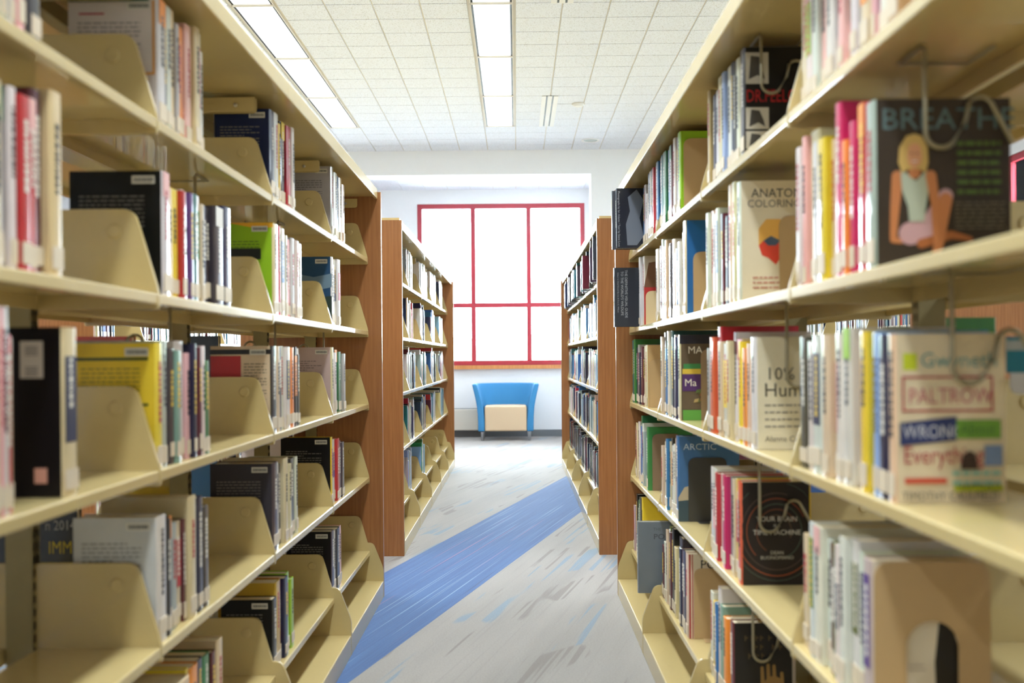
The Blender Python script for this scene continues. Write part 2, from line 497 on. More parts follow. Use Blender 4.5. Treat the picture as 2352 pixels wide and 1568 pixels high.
# slot diffusers and round fittings
for k, (x, ya, yb) in enumerate(((.325, 9.05, 10.24), (.325, 5.48, 6.67))):
    s = empty('air_slot', (x, (ya+yb)/2, CEIL)); L = yb-ya
    tag(s, ('white double slot air diffuser beside the middle light row', 'white slot air diffuser at the top edge of the view')[k], 'air vent')
    mb = MB()
    for a in (-.075, -.02, .035): mb.box(a, a+.04, -L/2, L/2, -.006, .006)
    build('rail', mb, M_WALL, s)
    build('slot', MB().box(-.07, .07, -L/2, L/2, -.001, .004), M_BLACK, s)
d = empty('smoke_detector', (.60, 9.35, CEIL)); tag(d, 'small round white detector on the ceiling tiles', 'detector')
build('body', MB().lathe([(.055, .0), (.055, -.012), (.035, -.026)], 0, 0, 20), M_WALL, d, smooth=False)
build('rim', MB().lathe([(.062, .004), (.062, -.004)], 0, 0, 20), M_GRID, d)
d = empty('downlight', (.83, 10.93, CEIL)); tag(d, 'round recessed downlight near the white bulkhead', 'ceiling light')
build('rim', MB().lathe([(.10, .003), (.10, -.006), (.078, -.006), (.078, .001)], 0, 0, 24), M_WALL, d)
build('reflector', MB().lathe([(.076, -.003), (.03, .0)], 0, 0, 24), plain('silver_reflector', srgb(200, 214, 214), .15, .9), d)

BOOK_ROWS = {
    'L0s1': [(1.339, 0.0272, 0.233, 'W'),(1.368, 0.0152, 0.238, 'C'),(1.384, 0.0162, 0.241, 'W mE'),(1.401, 0.0162, 0.247, 'W'),(1.418, 0.0192, 0.238, 'P'),(1.438, 0.0142, 0.247, 'W'),(1.454, 0.0322, 0.206, 'D')],
    'L0s2': [(1.342, 0.0292, 0.256, 'C'),(1.371, 0.0252, 0.258, 'D tE'),(1.398, 0.0202, 0.258, 'W'),(1.422, 0.0312, 0.253, 'R'),(1.454, 0.0222, 0.256, 'R tP'),(1.477, 0.0352, 0.277, 'H'),(1.513, 0.0412, 0.284, 'C')],
    'L0s3': [(1.337, 0.0232, 0.291, 'C'),(1.36, 0.0122, 0.289, 'P'),(1.373, 0.0182, 0.29, 'W'),(1.392, 0.0142, 0.251, 'R'),(1.407, 0.0092, 0.248, 'A'),(1.557, 0.0542, 0.267, 'C mN cK bar2')],
    'L1s1': [(1.977, 0.0432, 0.25, 'W tO cW txt bar'),(2.021, 0.0122, 0.249, 'N'),(2.034, 0.0332, 0.254, 'W'),(2.068, 0.0232, 0.258, 'C'),(2.092, 0.0212, 0.237, 'G'),(2.113, 0.0502, 0.244, 'O'),(2.164, 0.0402, 0.261, 'P'),(2.205, 0.0362, 0.268, 'C'),(2.242, 0.0302, 0.268, 'W'),(2.273, 0.0252, 0.235, 'W')],
    'L1s2': [(1.993, 0.0422, 0.249, 'W tP cK txt bar'),(2.036, 0.0252, 0.223, 'C'),(2.062, 0.0482, 0.227, 'Y'),(2.111, 0.0272, 0.229, 'R'),(2.139, 0.0222, 0.236, 'W'),(2.161, 0.0252, 0.233, 'U'),(2.188, 0.0262, 0.235, 'T'),(2.215, 0.0362, 0.237, 'W mE'),(2.252, 0.0212, 0.222, 'C'),(2.274, 0.0282, 0.221, 'N'),(2.303, 0.0362, 0.223, 'K'),(2.34, 0.0692, 0.232, 'D tW'),(2.41, 0.0622, 0.242, 'N')],
    'L1s3': [(1.951, 0.0354, 0.248, 'Y cY txt bar'),(1.986, 0.0209, 0.253, 'G'),(2.008, 0.0281, 0.233, 'I'),(2.037, 0.0272, 0.238, 'D'),(2.065, 0.03, 0.234, 'Q'),(2.095, 0.0544, 0.254, 'W'),(2.151, 0.0254, 0.229, 'P'),(2.177, 0.0209, 0.249, 'N'),(2.198, 0.0155, 0.249, 'W'),(2.214, 0.0209, 0.242, 'H'),(2.236, 0.0218, 0.245, 'W'),(2.259, 0.0281, 0.212, 'E')],
    'L1s4': [(1.951, 0.0528, 0.249, 'W cg txt bar'),(2.005, 0.0219, 0.237, 'K'),(2.027, 0.0246, 0.238, 'K tO'),(2.052, 0.0346, 0.219, 'G'),(2.089, 0.031, 0.217, 'C mR'),(2.121, 0.0192, 0.217, 'H'),(2.141, 0.0492, 0.262, 'C'),(2.196, 0.0379, 0.253, 'N'),(2.237, 0.0379, 0.227, 'D')],
    'L1s5': [(2.072, 0.0692, 0.228, 'C'),(2.142, 0.0222, 0.236, 'Y'),(2.165, 0.0532, 0.231, 'O'),(2.219, 0.0432, 0.231, 'N'),(2.263, 0.0522, 0.227, 'E'),(2.316, 0.0302, 0.221, 'H'),(2.346, 0.0452, 0.24, 'C')],
    'L2s1': [(2.878, 0.0512, 0.252, 'N cN txt bar'),(2.93, 0.0472, 0.256, 'W'),(2.979, 0.0492, 0.266, 'G'),(3.029, 0.0282, 0.247, 'Y'),(3.057, 0.0522, 0.259, 'K tY'),(3.11, 0.0472, 0.258, 'R'),(3.159, 0.0362, 0.264, 'W')],
    'L2s2': [(2.898, 0.0682, 0.267, 'C cL txt bar'),(2.967, 0.0262, 0.267, 'R'),(2.995, 0.0502, 0.265, 'W mB'),(3.046, 0.0402, 0.251, 'T'),(3.086, 0.0352, 0.254, 'W'),(3.122, 0.0482, 0.247, 'X'),(3.171, 0.0502, 0.256, 'W'),(3.222, 0.0452, 0.254, 'W'),(3.267, 0.0602, 0.251, 'C')],
    'L2s3': [(2.866, 0.0672, 0.252, 'K cC redbox txt bar'),(2.934, 0.0422, 0.252, 'C'),(2.977, 0.0322, 0.25, 'N'),(3.011, 0.0392, 0.253, 'W'),(3.051, 0.0582, 0.251, 'W mN'),(3.11, 0.0542, 0.25, 'O'),(3.165, 0.0398, 0.252, 'K mO'),(3.207, 0.0376, 0.228, 'D'),(3.248, 0.0392, 0.248, 'W')],
    'L2s4': [(2.875, 0.0682, 0.256, 'D cD txt bar'),(2.944, 0.0372, 0.25, 'W'),(2.982, 0.0382, 0.242, 'N'),(3.022, 0.0486, 0.255, 'C'),(3.072, 0.0487, 0.231, 'C'),(3.122, 0.0672, 0.244, 'K'),(3.19, 0.0312, 0.244, 'W')],
    'L2s5': [(2.865, 0.0494, 0.211, 'K cK txt bar'),(2.914, 0.0619, 0.248, 'F'),(2.976, 0.032, 0.243, 'R'),(3.009, 0.0494, 0.24, 'N'),(3.059, 0.0447, 0.244, 'L'),(3.109, 0.043, 0.215, 'L')],
    'L3s1': [(3.829, 0.0421, 0.268, 'G cG txt bar'),(3.876, 0.0422, 0.253, 'W'),(3.922, 0.0572, 0.263, 'W'),(3.98, 0.0482, 0.261, 'B'),(4.029, 0.0502, 0.261, 'C'),(4.079, 0.0458, 0.242, 'C'),(4.126, 0.0412, 0.224, 'C')],
    'L3s2': [(3.814, 0.0409, 0.26, 'W cZ bar sea'),(3.86, 0.0428, 0.235, 'C'),(3.907, 0.0472, 0.259, 'W mN'),(3.954, 0.0582, 0.264, 'W mR')],
    'L3s3': [(3.799, 0.0555, 0.257, 'C cI txt bar'),(3.859, 0.0556, 0.237, 'W'),(3.92, 0.0672, 0.249, 'K tO'),(3.987, 0.0692, 0.241, 'E'),(4.058, 0.0612, 0.234, 'G')],
    'L3s4': [(3.779, 0.0318, 0.259, 'Y cK txt bar'),(3.813, 0.032, 0.242, 'W'),(3.847, 0.0544, 0.244, 'W mU'),(3.903, 0.057, 0.242, 'R'),(3.96, 0.0501, 0.23, 'H'),(4.011, 0.0605, 0.219, 'D')],
    'L3s5': [(3.779, 0.0479, 0.247, 'D cK txt bar'),(3.833, 0.0494, 0.238, 'C'),(3.888, 0.0661, 0.237, 'K'),(3.956, 0.0477, 0.235, 'P'),(4.006, 0.0487, 0.212, 'P')],
    'R0s1': [(1.405, 0.0428, 0.241, 'A tK'),(1.449, 0.0409, 0.212, 'W'),(1.49, 0.0163, 0.239, 'B'),(1.507, 0.0153, 0.246, 'P'),(1.524, 0.0381, 0.218, 'C mO'),(1.562, 0.0163, 0.215, 'Q'),(1.579, 0.0286, 0.206, 'W'),(1.61, 0.0324, 0.231, 'W mE'),(1.643, 0.0267, 0.229, 'P'),(1.671, 0.0239, 0.216, 'W mB'),(1.695, 0.0428, 0.226, 'W'),(1.739, 0.0286, 0.21, 'D'),(1.768, 0.0295, 0.246, 'P'),(1.799, 0.0305, 0.234, 'W'),(1.829, 0.04, 0.247, 'W mL'),(1.87, 0.0561, 0.226, 'C')],
    'R0s2': [(1.504, 0.0386, 0.254, 'G cBREATHE'),(1.544, 0.0307, 0.261, 'R tO'),(1.575, 0.0281, 0.269, 'M'),(1.604, 0.0272, 0.247, 'M'),(1.633, 0.0246, 0.222, 'O'),(1.658, 0.0316, 0.291, 'M'),(1.69, 0.0351, 0.26, 'K'),(1.727, 0.0193, 0.244, 'C'),(1.746, 0.0456, 0.252, 'Y'),(1.793, 0.0237, 0.253, 'W'),(1.817, 0.0552, 0.283, 'C'),(1.873, 0.0254, 0.281, 'P'),(1.899, 0.0263, 0.266, 'W')],
    'R0s3': [(1.429, 0.0283, 0.243, 'C cWRONG'),(1.458, 0.0392, 0.243, 'N'),(1.498, 0.0192, 0.247, 'J'),(1.518, 0.0256, 0.249, 'S'),(1.545, 0.0301, 0.25, 'Y'),(1.575, 0.0429, 0.249, 'A'),(1.618, 0.0392, 0.257, 'W tL'),(1.659, 0.0374, 0.249, 'W'),(1.697, 0.0374, 0.25, 'C mR'),(1.735, 0.041, 0.249, 'C'),(1.777, 0.0538, 0.249, 'W mN'),(1.832, 0.041, 0.239, 'W'),(1.874, 0.052, 0.248, 'D')],
    'R0s4': [(1.535, 0.0365, 0.24, 'I mU cARCH'),(1.571, 0.027, 0.231, 'X'),(1.6, 0.0209, 0.239, 'W'),(1.622, 0.0374, 0.254, 'W mV'),(1.66, 0.027, 0.252, 'W'),(1.688, 0.0218, 0.234, 'W mN'),(1.71, 0.0244, 0.233, 'V'),(1.736, 0.0235, 0.228, 'H'),(1.761, 0.0261, 0.23, 'W'),(1.788, 0.0417, 0.247, 'W tP'),(1.83, 0.0287, 0.248, 'W mE'),(1.861, 0.0305, 0.23, 'W'),(1.892, 0.0339, 0.215, 'C')],
    'R1s1': [(2.351, 0.0421, 0.254, 'K cFEEL'),(2.395, 0.0447, 0.256, 'X'),(2.44, 0.0379, 0.258, 'W'),(2.478, 0.0258, 0.26, 'K'),(2.505, 0.0267, 0.267, 'N'),(2.532, 0.0456, 0.265, 'W'),(2.579, 0.0336, 0.263, 'J'),(2.613, 0.0447, 0.262, 'C'),(2.659, 0.0301, 0.233, 'D'),(2.689, 0.038, 0.246, 'W'),(2.73, 0.0397, 0.245, 'N'),(2.771, 0.0336, 0.267, 'A'),(2.805, 0.0344, 0.268, 'G')],
    'R1s2': [(2.405, 0.0391, 0.29, 'W cANAT'),(2.445, 0.0325, 0.254, 'C'),(2.477, 0.0393, 0.302, 'C'),(2.521, 0.038, 0.302, 'C'),(2.565, 0.0225, 0.23, 'N'),(2.587, 0.0325, 0.229, 'T'),(2.62, 0.0321, 0.244, 'H tD'),(2.655, 0.0334, 0.225, 'N'),(2.689, 0.0324, 0.268, 'W mB'),(2.726, 0.0354, 0.258, 'W'),(2.762, 0.0433, 0.272, 'C'),(2.807, 0.0333, 0.272, 'W')],
    'R1s3': [(2.259, 0.0525, 0.255, 'W cHUMAN'),(2.312, 0.0389, 0.241, 'C'),(2.352, 0.0489, 0.231, 'O'),(2.402, 0.0425, 0.247, 'Y'),(2.445, 0.0579, 0.254, 'C tR'),(2.504, 0.0331, 0.272, 'W tH'),(2.542, 0.037, 0.251, 'C'),(2.581, 0.0552, 0.245, 'W mY'),(2.637, 0.0525, 0.251, 'C'),(2.691, 0.0552, 0.292, 'R'),(2.746, 0.057, 0.265, 'X'),(2.804, 0.0353, 0.235, 'G')],
    'R1s4': [(2.42, 0.0408, 0.25, 'X cBRAIN'),(2.462, 0.0512, 0.249, 'Y mR'),(2.514, 0.0261, 0.245, 'C'),(2.541, 0.0599, 0.242, 'Q'),(2.601, 0.0434, 0.243, 'M'),(2.645, 0.0556, 0.24, 'W'),(2.702, 0.0417, 0.237, 'R'),(2.744, 0.0434, 0.246, 'W mP'),(2.789, 0.0512, 0.244, 'W')],
    'R1s5': [(2.521, 0.0383, 0.227, 'H cDARK'),(2.559, 0.0481, 0.223, 'C'),(2.608, 0.0376, 0.214, 'O'),(2.647, 0.0391, 0.236, 'Q'),(2.686, 0.0451, 0.274, 'W'),(2.732, 0.0278, 0.222, 'B'),(2.761, 0.0383, 0.218, 'Y'),(2.8, 0.0398, 0.237, 'W')],
    'R2s1': [(3.27, 0.0524, 0.265, 'L'),(3.323, 0.0474, 0.26, 'H'),(3.377, 0.0429, 0.268, 'W'),(3.423, 0.0432, 0.257, 'H'),(3.471, 0.0538, 0.265, 'H tE'),(3.532, 0.0548, 0.262, 'B'),(3.592, 0.0732, 0.268, 'E'),(3.666, 0.0414, 0.268, 'T'),(3.71, 0.0436, 0.268, 'N')],
    'R2s2': [(3.177, 0.0519, 0.301, 'C cB'),(3.237, 0.0567, 0.274, 'C'),(3.297, 0.0414, 0.248, 'W mK'),(3.341, 0.0373, 0.23, 'B'),(3.384, 0.0419, 0.218, 'C'),(3.427, 0.0514, 0.272, 'W'),(3.481, 0.0527, 0.254, 'D'),(3.534, 0.0503, 0.27, 'D'),(3.588, 0.0391, 0.287, 'C'),(3.629, 0.0389, 0.269, 'I'),(3.67, 0.0401, 0.299, 'W'),(3.712, 0.0413, 0.281, 'H')],
    'R2s3': [(3.304, 0.0344, 0.283, 'C cMAP'),(3.343, 0.0343, 0.278, 'G'),(3.383, 0.0566, 0.277, 'N'),(3.44, 0.0329, 0.286, 'W'),(3.475, 0.0302, 0.279, 'N'),(3.509, 0.0387, 0.302, 'T'),(3.55, 0.0366, 0.302, 'W'),(3.59, 0.0339, 0.258, 'X'),(3.628, 0.033, 0.24, 'B'),(3.666, 0.0417, 0.3, 'D'),(3.71, 0.0434, 0.285, 'C')],
    'R2s4': [(3.357, 0.049, 0.287, 'B cARCTIC'),(3.407, 0.0442, 0.274, 'A'),(3.452, 0.0321, 0.251, 'W'),(3.486, 0.0303, 0.243, 'W'),(3.52, 0.0383, 0.266, 'K mO'),(3.563, 0.04, 0.25, 'C'),(3.606, 0.0371, 0.256, 'B'),(3.649, 0.0412, 0.242, 'C'),(3.691, 0.0296, 0.23, 'D'),(3.724, 0.0297, 0.222, 'C')],
    'R2s5': [(3.186, 0.0441, 0.269, 'C cPO'),(3.236, 0.0452, 0.267, 'N'),(3.287, 0.0357, 0.264, 'H'),(3.325, 0.0373, 0.259, 'N'),(3.364, 0.0639, 0.285, 'D'),(3.429, 0.0314, 0.241, 'C'),(3.462, 0.0289, 0.238, 'C'),(3.497, 0.0429, 0.295, 'K'),(3.541, 0.0384, 0.275, 'H'),(3.586, 0.0336, 0.287, 'V'),(3.623, 0.0325, 0.269, 'C'),(3.661, 0.0433, 0.217, 'W'),(3.71, 0.0434, 0.196, 'H')],
    'R3s1': [(3.784, 0.0546, 0.268, 'B'),(3.847, 0.0573, 0.268, 'W'),(3.908, 0.0407, 0.268, 'R'),(3.95, 0.0395, 0.268, 'D'),(3.993, 0.0365, 0.268, 'W'),(4.031, 0.0352, 0.268, 'K'),(4.08, 0.0385, 0.225, 'C'),(4.125, 0.0397, 0.201, 'W'),(4.169, 0.0416, 0.204, 'T'),(4.214, 0.0496, 0.253, 'W'),(4.271, 0.0493, 0.252, 'B'),(4.327, 0.0464, 0.268, 'C'),(4.377, 0.0456, 0.26, 'W'),(4.427, 0.0493, 0.268, 'C'),(4.478, 0.0467, 0.268, 'B'),(4.526, 0.0415, 0.257, 'C'),(4.574, 0.0451, 0.268, 'N'),(4.624, 0.0439, 0.259, 'B')],
    'R3s2': [(3.803, 0.06, 0.279, 'W'),(3.867, 0.057, 0.276, 'H'),(4.305, 0.0453, 0.302, 'W cRB'),(4.356, 0.0479, 0.302, 'W'),(4.406, 0.0484, 0.302, 'W'),(4.457, 0.0524, 0.265, 'W'),(4.513, 0.0513, 0.25, 'C'),(4.569, 0.0445, 0.267, 'D'),(4.62, 0.0481, 0.247, 'T')],
    'R3s3': [(4.142, 0.0512, 0.259, 'C cA'),(4.195, 0.0476, 0.249, 'G'),(4.248, 0.049, 0.257, 'C'),(4.304, 0.0493, 0.247, 'H'),(4.36, 0.0538, 0.254, 'H'),(4.419, 0.054, 0.23, 'N'),(4.478, 0.0417, 0.265, 'G'),(4.525, 0.041, 0.253, 'N'),(4.572, 0.0448, 0.291, 'E'),(4.621, 0.047, 0.287, 'T')],
    'R3s4': [(4.135, 0.0452, 0.261, 'E'),(4.183, 0.0431, 0.232, 'W'),(4.231, 0.042, 0.244, 'T'),(4.275, 0.0428, 0.23, 'G'),(4.319, 0.0404, 0.265, 'W'),(4.365, 0.0434, 0.249, 'B'),(4.411, 0.0375, 0.293, 'E'),(4.453, 0.0367, 0.264, 'W'),(4.495, 0.0402, 0.261, 'A'),(4.538, 0.0383, 0.253, 'C'),(4.581, 0.0414, 0.251, 'K'),(4.627, 0.0408, 0.234, 'I')],
    'R3s5': [(3.886, 0.0499, 0.196, 'O'),(3.939, 0.0517, 0.192, 'C'),(4.327, 0.0309, 0.288, 'Y'),(4.36, 0.0296, 0.28, 'W'),(4.393, 0.0544, 0.278, 'D'),(4.448, 0.0315, 0.258, 'E'),(4.484, 0.0306, 0.255, 'W'),(4.519, 0.0356, 0.276, 'K'),(4.556, 0.0332, 0.252, 'K'),(4.593, 0.033, 0.233, 'H'),(4.631, 0.0365, 0.208, 'I')],
}

# ------------------------------------------------------------------ bookcases (double-faced cantilever shelving)
SD = 0.238                                   # shelf depth
def shelf_mesh():
    """local: x = 0 at the front edge, depth towards +x, y along the bay, z = 0 on top"""
    mb = MB(); L = BAY-.012
    fn = lambda p, q, a: (p, a, q)
    mb.prism(rounded([(0, 0), (SD, 0), (SD, -.030), (SD-.003, -.030), (SD-.003, -.003), (.016, -.003),
                      (.016, -.022), (0, -.022)], [.004, 0, 0, 0, 0, 0, 0, .003], 3), fn, -L/2, L/2)
    return mb.mesh('shelf', M_SHELF)
SHELF_ME = shelf_mesh()
def dimple(mb, u, z, y, r, out, mi=0):
    """shallow pressed button on the face y, bulging towards -out"""
    b = len(mb.v); n = 16
    for rr, d in ((r, 0), (r*.93, .0030), (r*.80, .0042)):
        for k in range(n):
            a = 2*math.pi*k/n
            mb.v.append((u+rr*math.cos(a), y+out*d, z+rr*math.sin(a)))
    for i in range(2):
        for k in range(n):
            k2 = (k+1) % n
            mb.f.append([b+i*n+k, b+i*n+k2, b+(i+1)*n+k2, b+(i+1)*n+k]); mb.m.append(mi)
    mb.f.append([b+2*n+k for k in range(n)]); mb.m.append(mi)
def bracket_mesh():
    mb = MB(); t = .0022
    out = rounded([(-.001, -.031), (-.001, .002), (.046, .164), (SD+.008, .164), (SD+.008, -.031)], [.006, .03, .022, .006, 0], 4)
    mb.prism(out, lambda p, q, a: (p, a, q), -t, t)
    dimple(mb, .084, .121, -t, .0145, -1); dimple(mb, .084, .121, t, .0145, 1)
    return mb.mesh('bracket', M_SHELF)
BRACKET_ME = bracket_mesh()
BH = 0.333                                   # spine line to base front
def base_mesh():
    mb = MB(); L = BAY-.008
    mb.prism(rounded([(0, 0), (BH-.03, 0), (BH-.03, -.003), (.004, -.003), (.004, -BASE_Z+.001), (0, -BASE_Z+.001)],
                     [.004, 0, 0, 0, 0, 0], 3), lambda p, q, a: (p, a, q), -L/2, L/2)
    return mb.mesh('base_shelf', M_SHELF)
BASE_ME = base_mesh()
def base_bracket_mesh():
    mb = MB(); t = .0022
    out = rounded([(-.001, -BASE_Z+.002), (-.001, .058), (.046, .18), (BH-.03, .18), (BH-.03, -BASE_Z+.002)], [0, .02, .02, 0, 0], 4)
    mb.prism(out, lambda p, q, a: (p, a, q), -t, t)
    return mb.mesh('base_bracket', M_SHELF)
BASEBR_ME = base_bracket_mesh()
def canopy_mesh():
    mb = MB(); L = BAY; w = .318
    mb.prism(rounded([(-w, 0), (-w, .05), (w, .05), (w, 0), (w-.012, 0), (w-.012, .012), (-w+.012, .012), (-w+.012, 0)],
                     [.004, .006, .006, .004, 0, 0, 0, 0], 3), lambda p, q, a: (p, a, q), -L/2+.001, L/2-.001)
    return mb.mesh('canopy_top', M_SHELF)
CANOPY_ME = canopy_mesh()
def post_mesh():
    mb = MB()
    fn = lambda p, q, a: (p, q, a)
    mb.prism([(-.026, -.016), (.026, -.016), (.026, -.013), (-.020, -.013), (-.020, .013), (.026, .013), (.026, .016), (-.026, .016)], fn, .0, 1.872)
    return mb.mesh('upright', M_POST)
POST_ME = post_mesh()
def slots_mesh():
    mb = MB()
    for k in range(70):
        z = .12 + k*.0254
        for sx in (-1, 1):
            mb.box(sx*.0262-.0006, sx*.0262+.0006, -.010, -.005, z, z+.014)
            mb.box(sx*.0262-.0006, sx*.0262+.0006, .005, .010, z, z+.014)
    return mb.mesh('slots', M_SLOT)
SLOTS_ME = slots_mesh()
def canopy_bracket_mesh():
    return MB().prism(rounded([(-.225, 0), (.225, 0), (.225, -.042), (-.225, -.042)], [0, 0, .012, .012], 3), lambda p, q, a: (p, a, q), -.0012, .0012).mesh('canopy_bracket', M_SHELF)
CANBR_ME = canopy_bracket_mesh()
def tie_mesh():
    mb = MB().box(-.016, .016, -BAY/2+.02, BAY/2-.02, 0, .035)
    return mb.mesh('cross_tie', M_POST)
TIE_ME = tie_mesh()
BOLT_ME = MB().lathe([(.006, 0), (.006, .004), (.003, .006)], 0, 0, 10).mesh('bolt', M_BOLT)
def panel_mesh(hw=.333):
    mb = MB()
    mb.prism([(-hw, 0), (hw, 0), (hw, 1.905), (-hw, 1.905)], lambda p, q, a: (p, a, q), 0, .022)
    return mb.mesh('end_panel', M_WOOD)
PANEL_ME = panel_mesh()

def bookcase(cx, ya, nb, label, panels, faces=(-1, 1), detail=True, group='library bookcases'):
    """cx spine line, ya start of the first bay, nb bays; panels 'near','far'; faces -1 = towards -x, 1 = towards +x"""
    root = empty('library_bookcase', (cx, ya, 0))
    tag(root, label, 'bookcase', group)
    for k in range(nb+1):
        link('upright', POST_ME, root, (0, BAY*k, 0))
        if detail: link('slots', SLOTS_ME, root, (0, BAY*k, 0))['kind'] = 'stuff'
    for k in range(nb):
        yc = BAY*(k+.5)
        link('canopy_top', CANOPY_ME, root, (0, yc, 1.872))
        t = link('cross_tie', TIE_ME, root, (0, yc, 1.834))
        if detail:
            for e in (-1, 1):
                cb = link('canopy_bracket', CANBR_ME, root, (0, yc+e*(BAY/2-.0095), 1.872))
                for fc in (-1, 1):
                    b = link('bolt', BOLT_ME, cb, (fc*.17, -.0012, -.022)); b.rotation_euler.x = math.pi/2
        for fc in faces:
            for s in range(1, 6):
                sh = link('shelf', SHELF_ME, root, (fc*HALF, yc, SHELF_Z[s]))
                if fc > 0: sh.rotation_euler.z = math.pi
                for e in (-1, 1):
                    link('bracket', BRACKET_ME, sh, (0, e*(BAY/2-.0032), 0))
            ba = link('base_shelf', BASE_ME, root, (fc*BH, yc, BASE_Z))
            if fc > 0: ba.rotation_euler.z = math.pi
            for e in (-1, 1):
                link('base_bracket', BASEBR_ME, ba, (0, e*(BAY/2-.003), 0))
    for p in panels:
        link('end_panel', PANEL_ME, root, (0, -.026 if p == 'near' else BAY*nb+.004, 0))
    return root

NEAR_A = Y0 - 2*BAY
bookcase(C_LEFT, NEAR_A, 5, 'long beige steel bookcase on the left, dark wood end panel at the cross aisle', ('far',))
bookcase(C_RIGHT, NEAR_A, 5, 'long beige steel bookcase on the right, closest to the viewer', ('far',))
FAR_A = 5.668
bookcase(C_LEFT-.012, FAR_A, 5, 'beige bookcase left of the blue chair, beyond the cross aisle', ('near', 'far'))
bookcase(C_RIGHT-.008, FAR_A, 5, 'beige bookcase right of the blue chair, beyond the cross aisle', ('near', 'far'))
PITCH = 1.768
bookcase(C_LEFT-PITCH, NEAR_A, 5, 'bookcase one aisle over, seen through gaps in the left bookcase', ('far',), detail=False)
bookcase(C_LEFT-PITCH, FAR_A, 5, 'wood-ended bookcase beyond the cross aisle, glimpsed through the left shelves', ('near', 'far'), detail=False)
bookcase(C_RIGHT+PITCH, FAR_A, 5, 'wood-ended bookcase beyond the cross aisle, glimpsed through the right shelves', ('near', 'far'), detail=False)

# ------------------------------------------------------------------ books
CC = {'W': (218, 212, 202), 'C': (218, 196, 154), 'G': (172, 172, 170), 'g': (212, 206, 200), 'K': (9, 8, 10), 'N': (22, 28, 68), 'B': (42, 104, 164),
      'S': (46, 158, 198), 'J': (150, 178, 208), 'T': (30, 98, 104), 'L': (150, 196, 40), 'E': (44, 122, 62), 'Y': (236, 204, 52),
      'O': (238, 146, 48), 'R': (190, 34, 46), 'M': (206, 36, 92), 'P': (232, 176, 170), 'U': (92, 62, 130), 'A': (196, 160, 110),
      'D': (66, 62, 64), 'H': (92, 26, 36), 'V': (102, 108, 48), 'I': (196, 170, 160), 'Q': (128, 158, 146), 'X': (216, 92, 62),
      'F': (206, 154, 44), 'Z': (36, 78, 112)}
CN = {'W': 'white', 'C': 'cream', 'G': 'light grey', 'K': 'black', 'N': 'navy', 'B': 'blue', 'S': 'cyan', 'J': 'pale blue', 'T': 'dark teal',
      'L': 'lime green', 'E': 'green', 'Y': 'yellow', 'O': 'orange', 'R': 'red', 'M': 'magenta', 'P': 'pale pink', 'U': 'purple', 'A': 'tan',
      'D': 'charcoal', 'H': 'maroon', 'V': 'olive', 'I': 'rose grey', 'Q': 'grey green', 'X': 'coral', 'F': 'amber', 'g': 'pale grey', 'Z': 'deep blue'}
def jit(c, rng, a=10):
    return tuple(max(0, min(255, int(v + rng.uniform(-a, a)))) for v in c)
def lum(c): return .3*c[0] + .6*c[1] + .1*c[2]
FONT = None
def text_mesh(s, size, mat, align='LEFT', sx=1.0):
    cu = bpy.data.curves.new('lettering', 'FONT'); cu.body = s; cu.size = size
    cu.align_x = align; cu.resolution_u = 2; cu.space_line = 1.0
    ob = bpy.data.objects.new('lettering', cu)
    COL.objects.link(ob)
    dg = bpy.context.evaluated_depsgraph_get()
    me = bpy.data.meshes.new_from_object(ob.evaluated_get(dg))
    bpy.data.objects.remove(ob); bpy.data.curves.remove(cu)
    me.materials.clear(); me.materials.append(mat)
    if sx != 1.0:
        me.transform(Matrix.Diagonal((sx, 1, 1, 1)))
    return me

class Face:
    """the cover that looks towards the viewer (-y); fx, fz in metres from its lower left corner"""
    def __init__(self, book, x_left, w, h, y):
        self.b = book; self.x = x_left; self.w = w; self.h = h; self.y = y; self.lay = 0
    def _y(self):
        self.lay += 1
        return self.y - .00025*self.lay
    def rect(self, name, x0, x1, z0, z1, rgb, r=0.0):
        y = self._y(); pts = [(self.x+x0, z0), (self.x+x1, z0), (self.x+x1, z1), (self.x+x0, z1)]
        if r: pts = rounded(pts, r, 4)
        return build(name, MB().prism(pts, lambda p, q, a: (p, a, q), y, y+.0002), ink(rgb), self.b)
    def poly(self, name, pts, rgb):
        y = self._y()
        return build(name, MB().prism([(self.x+a*self.w, b*self.h) for a, b in pts], lambda p, q, a: (p, a, q), y, y+.0002), ink(rgb), self.b)
    def multi(self, name, rects, rgb):
        if len(rects) <= 4:
            for q in rects: self.rect(name, *q, rgb)
            return
        y = self._y(); mb = MB()
        for x0, x1, z0, z1 in rects: mb.box(self.x+x0, self.x+x1, y, y+.0002, z0, z1)
        o = build(name, mb, ink(rgb), self.b)
        return o
    def cap(self, x0, z0, x1, z1, r0, r1, rgb, name='cover_figure'):
        k = self.w/self.h; a = math.atan2((z1-z0)*self.h, (x1-x0)*self.w); pts = []
        for (x, z, r, s) in ((x1, z1, r1, -math.pi/2), (x0, z0, r0, math.pi/2)):
            for i in range(8):
                t = a+s+math.pi*i/7
                pts.append((x+r*math.cos(t), z+r*k*math.sin(t)))
        return self.poly(name, pts, rgb)
    def text(self, s, x, z, size, rgb, align='LEFT', sx=1.0, rot=0.0, name='title'):
        me = text_mesh(s, size, ink(rgb), align, sx)
        o = link(name, me, self.b, (self.x+x, self._y()-.0002, z))
        o.rotation_euler = (math.pi/2, 0, 0) if not rot else (Matrix.Rotation(math.pi/2, 3, 'X') @ Matrix.Rotation(rot, 3, 'Z')).to_euler()
        return o
def lines(rng, x0, x1, z0, z1, step, hgt):
    out = []; z = z1
    while z > z0:
        x = x0
        end = x1 if rng.random() > .2 else x0+(x1-x0)*rng.uniform(.5, .9)
        while x < end:
            l = rng.uniform(.006, .018); out.append((x, min(x+l, end), z-hgt, z)); x += l+.003
        z -= step
    return out

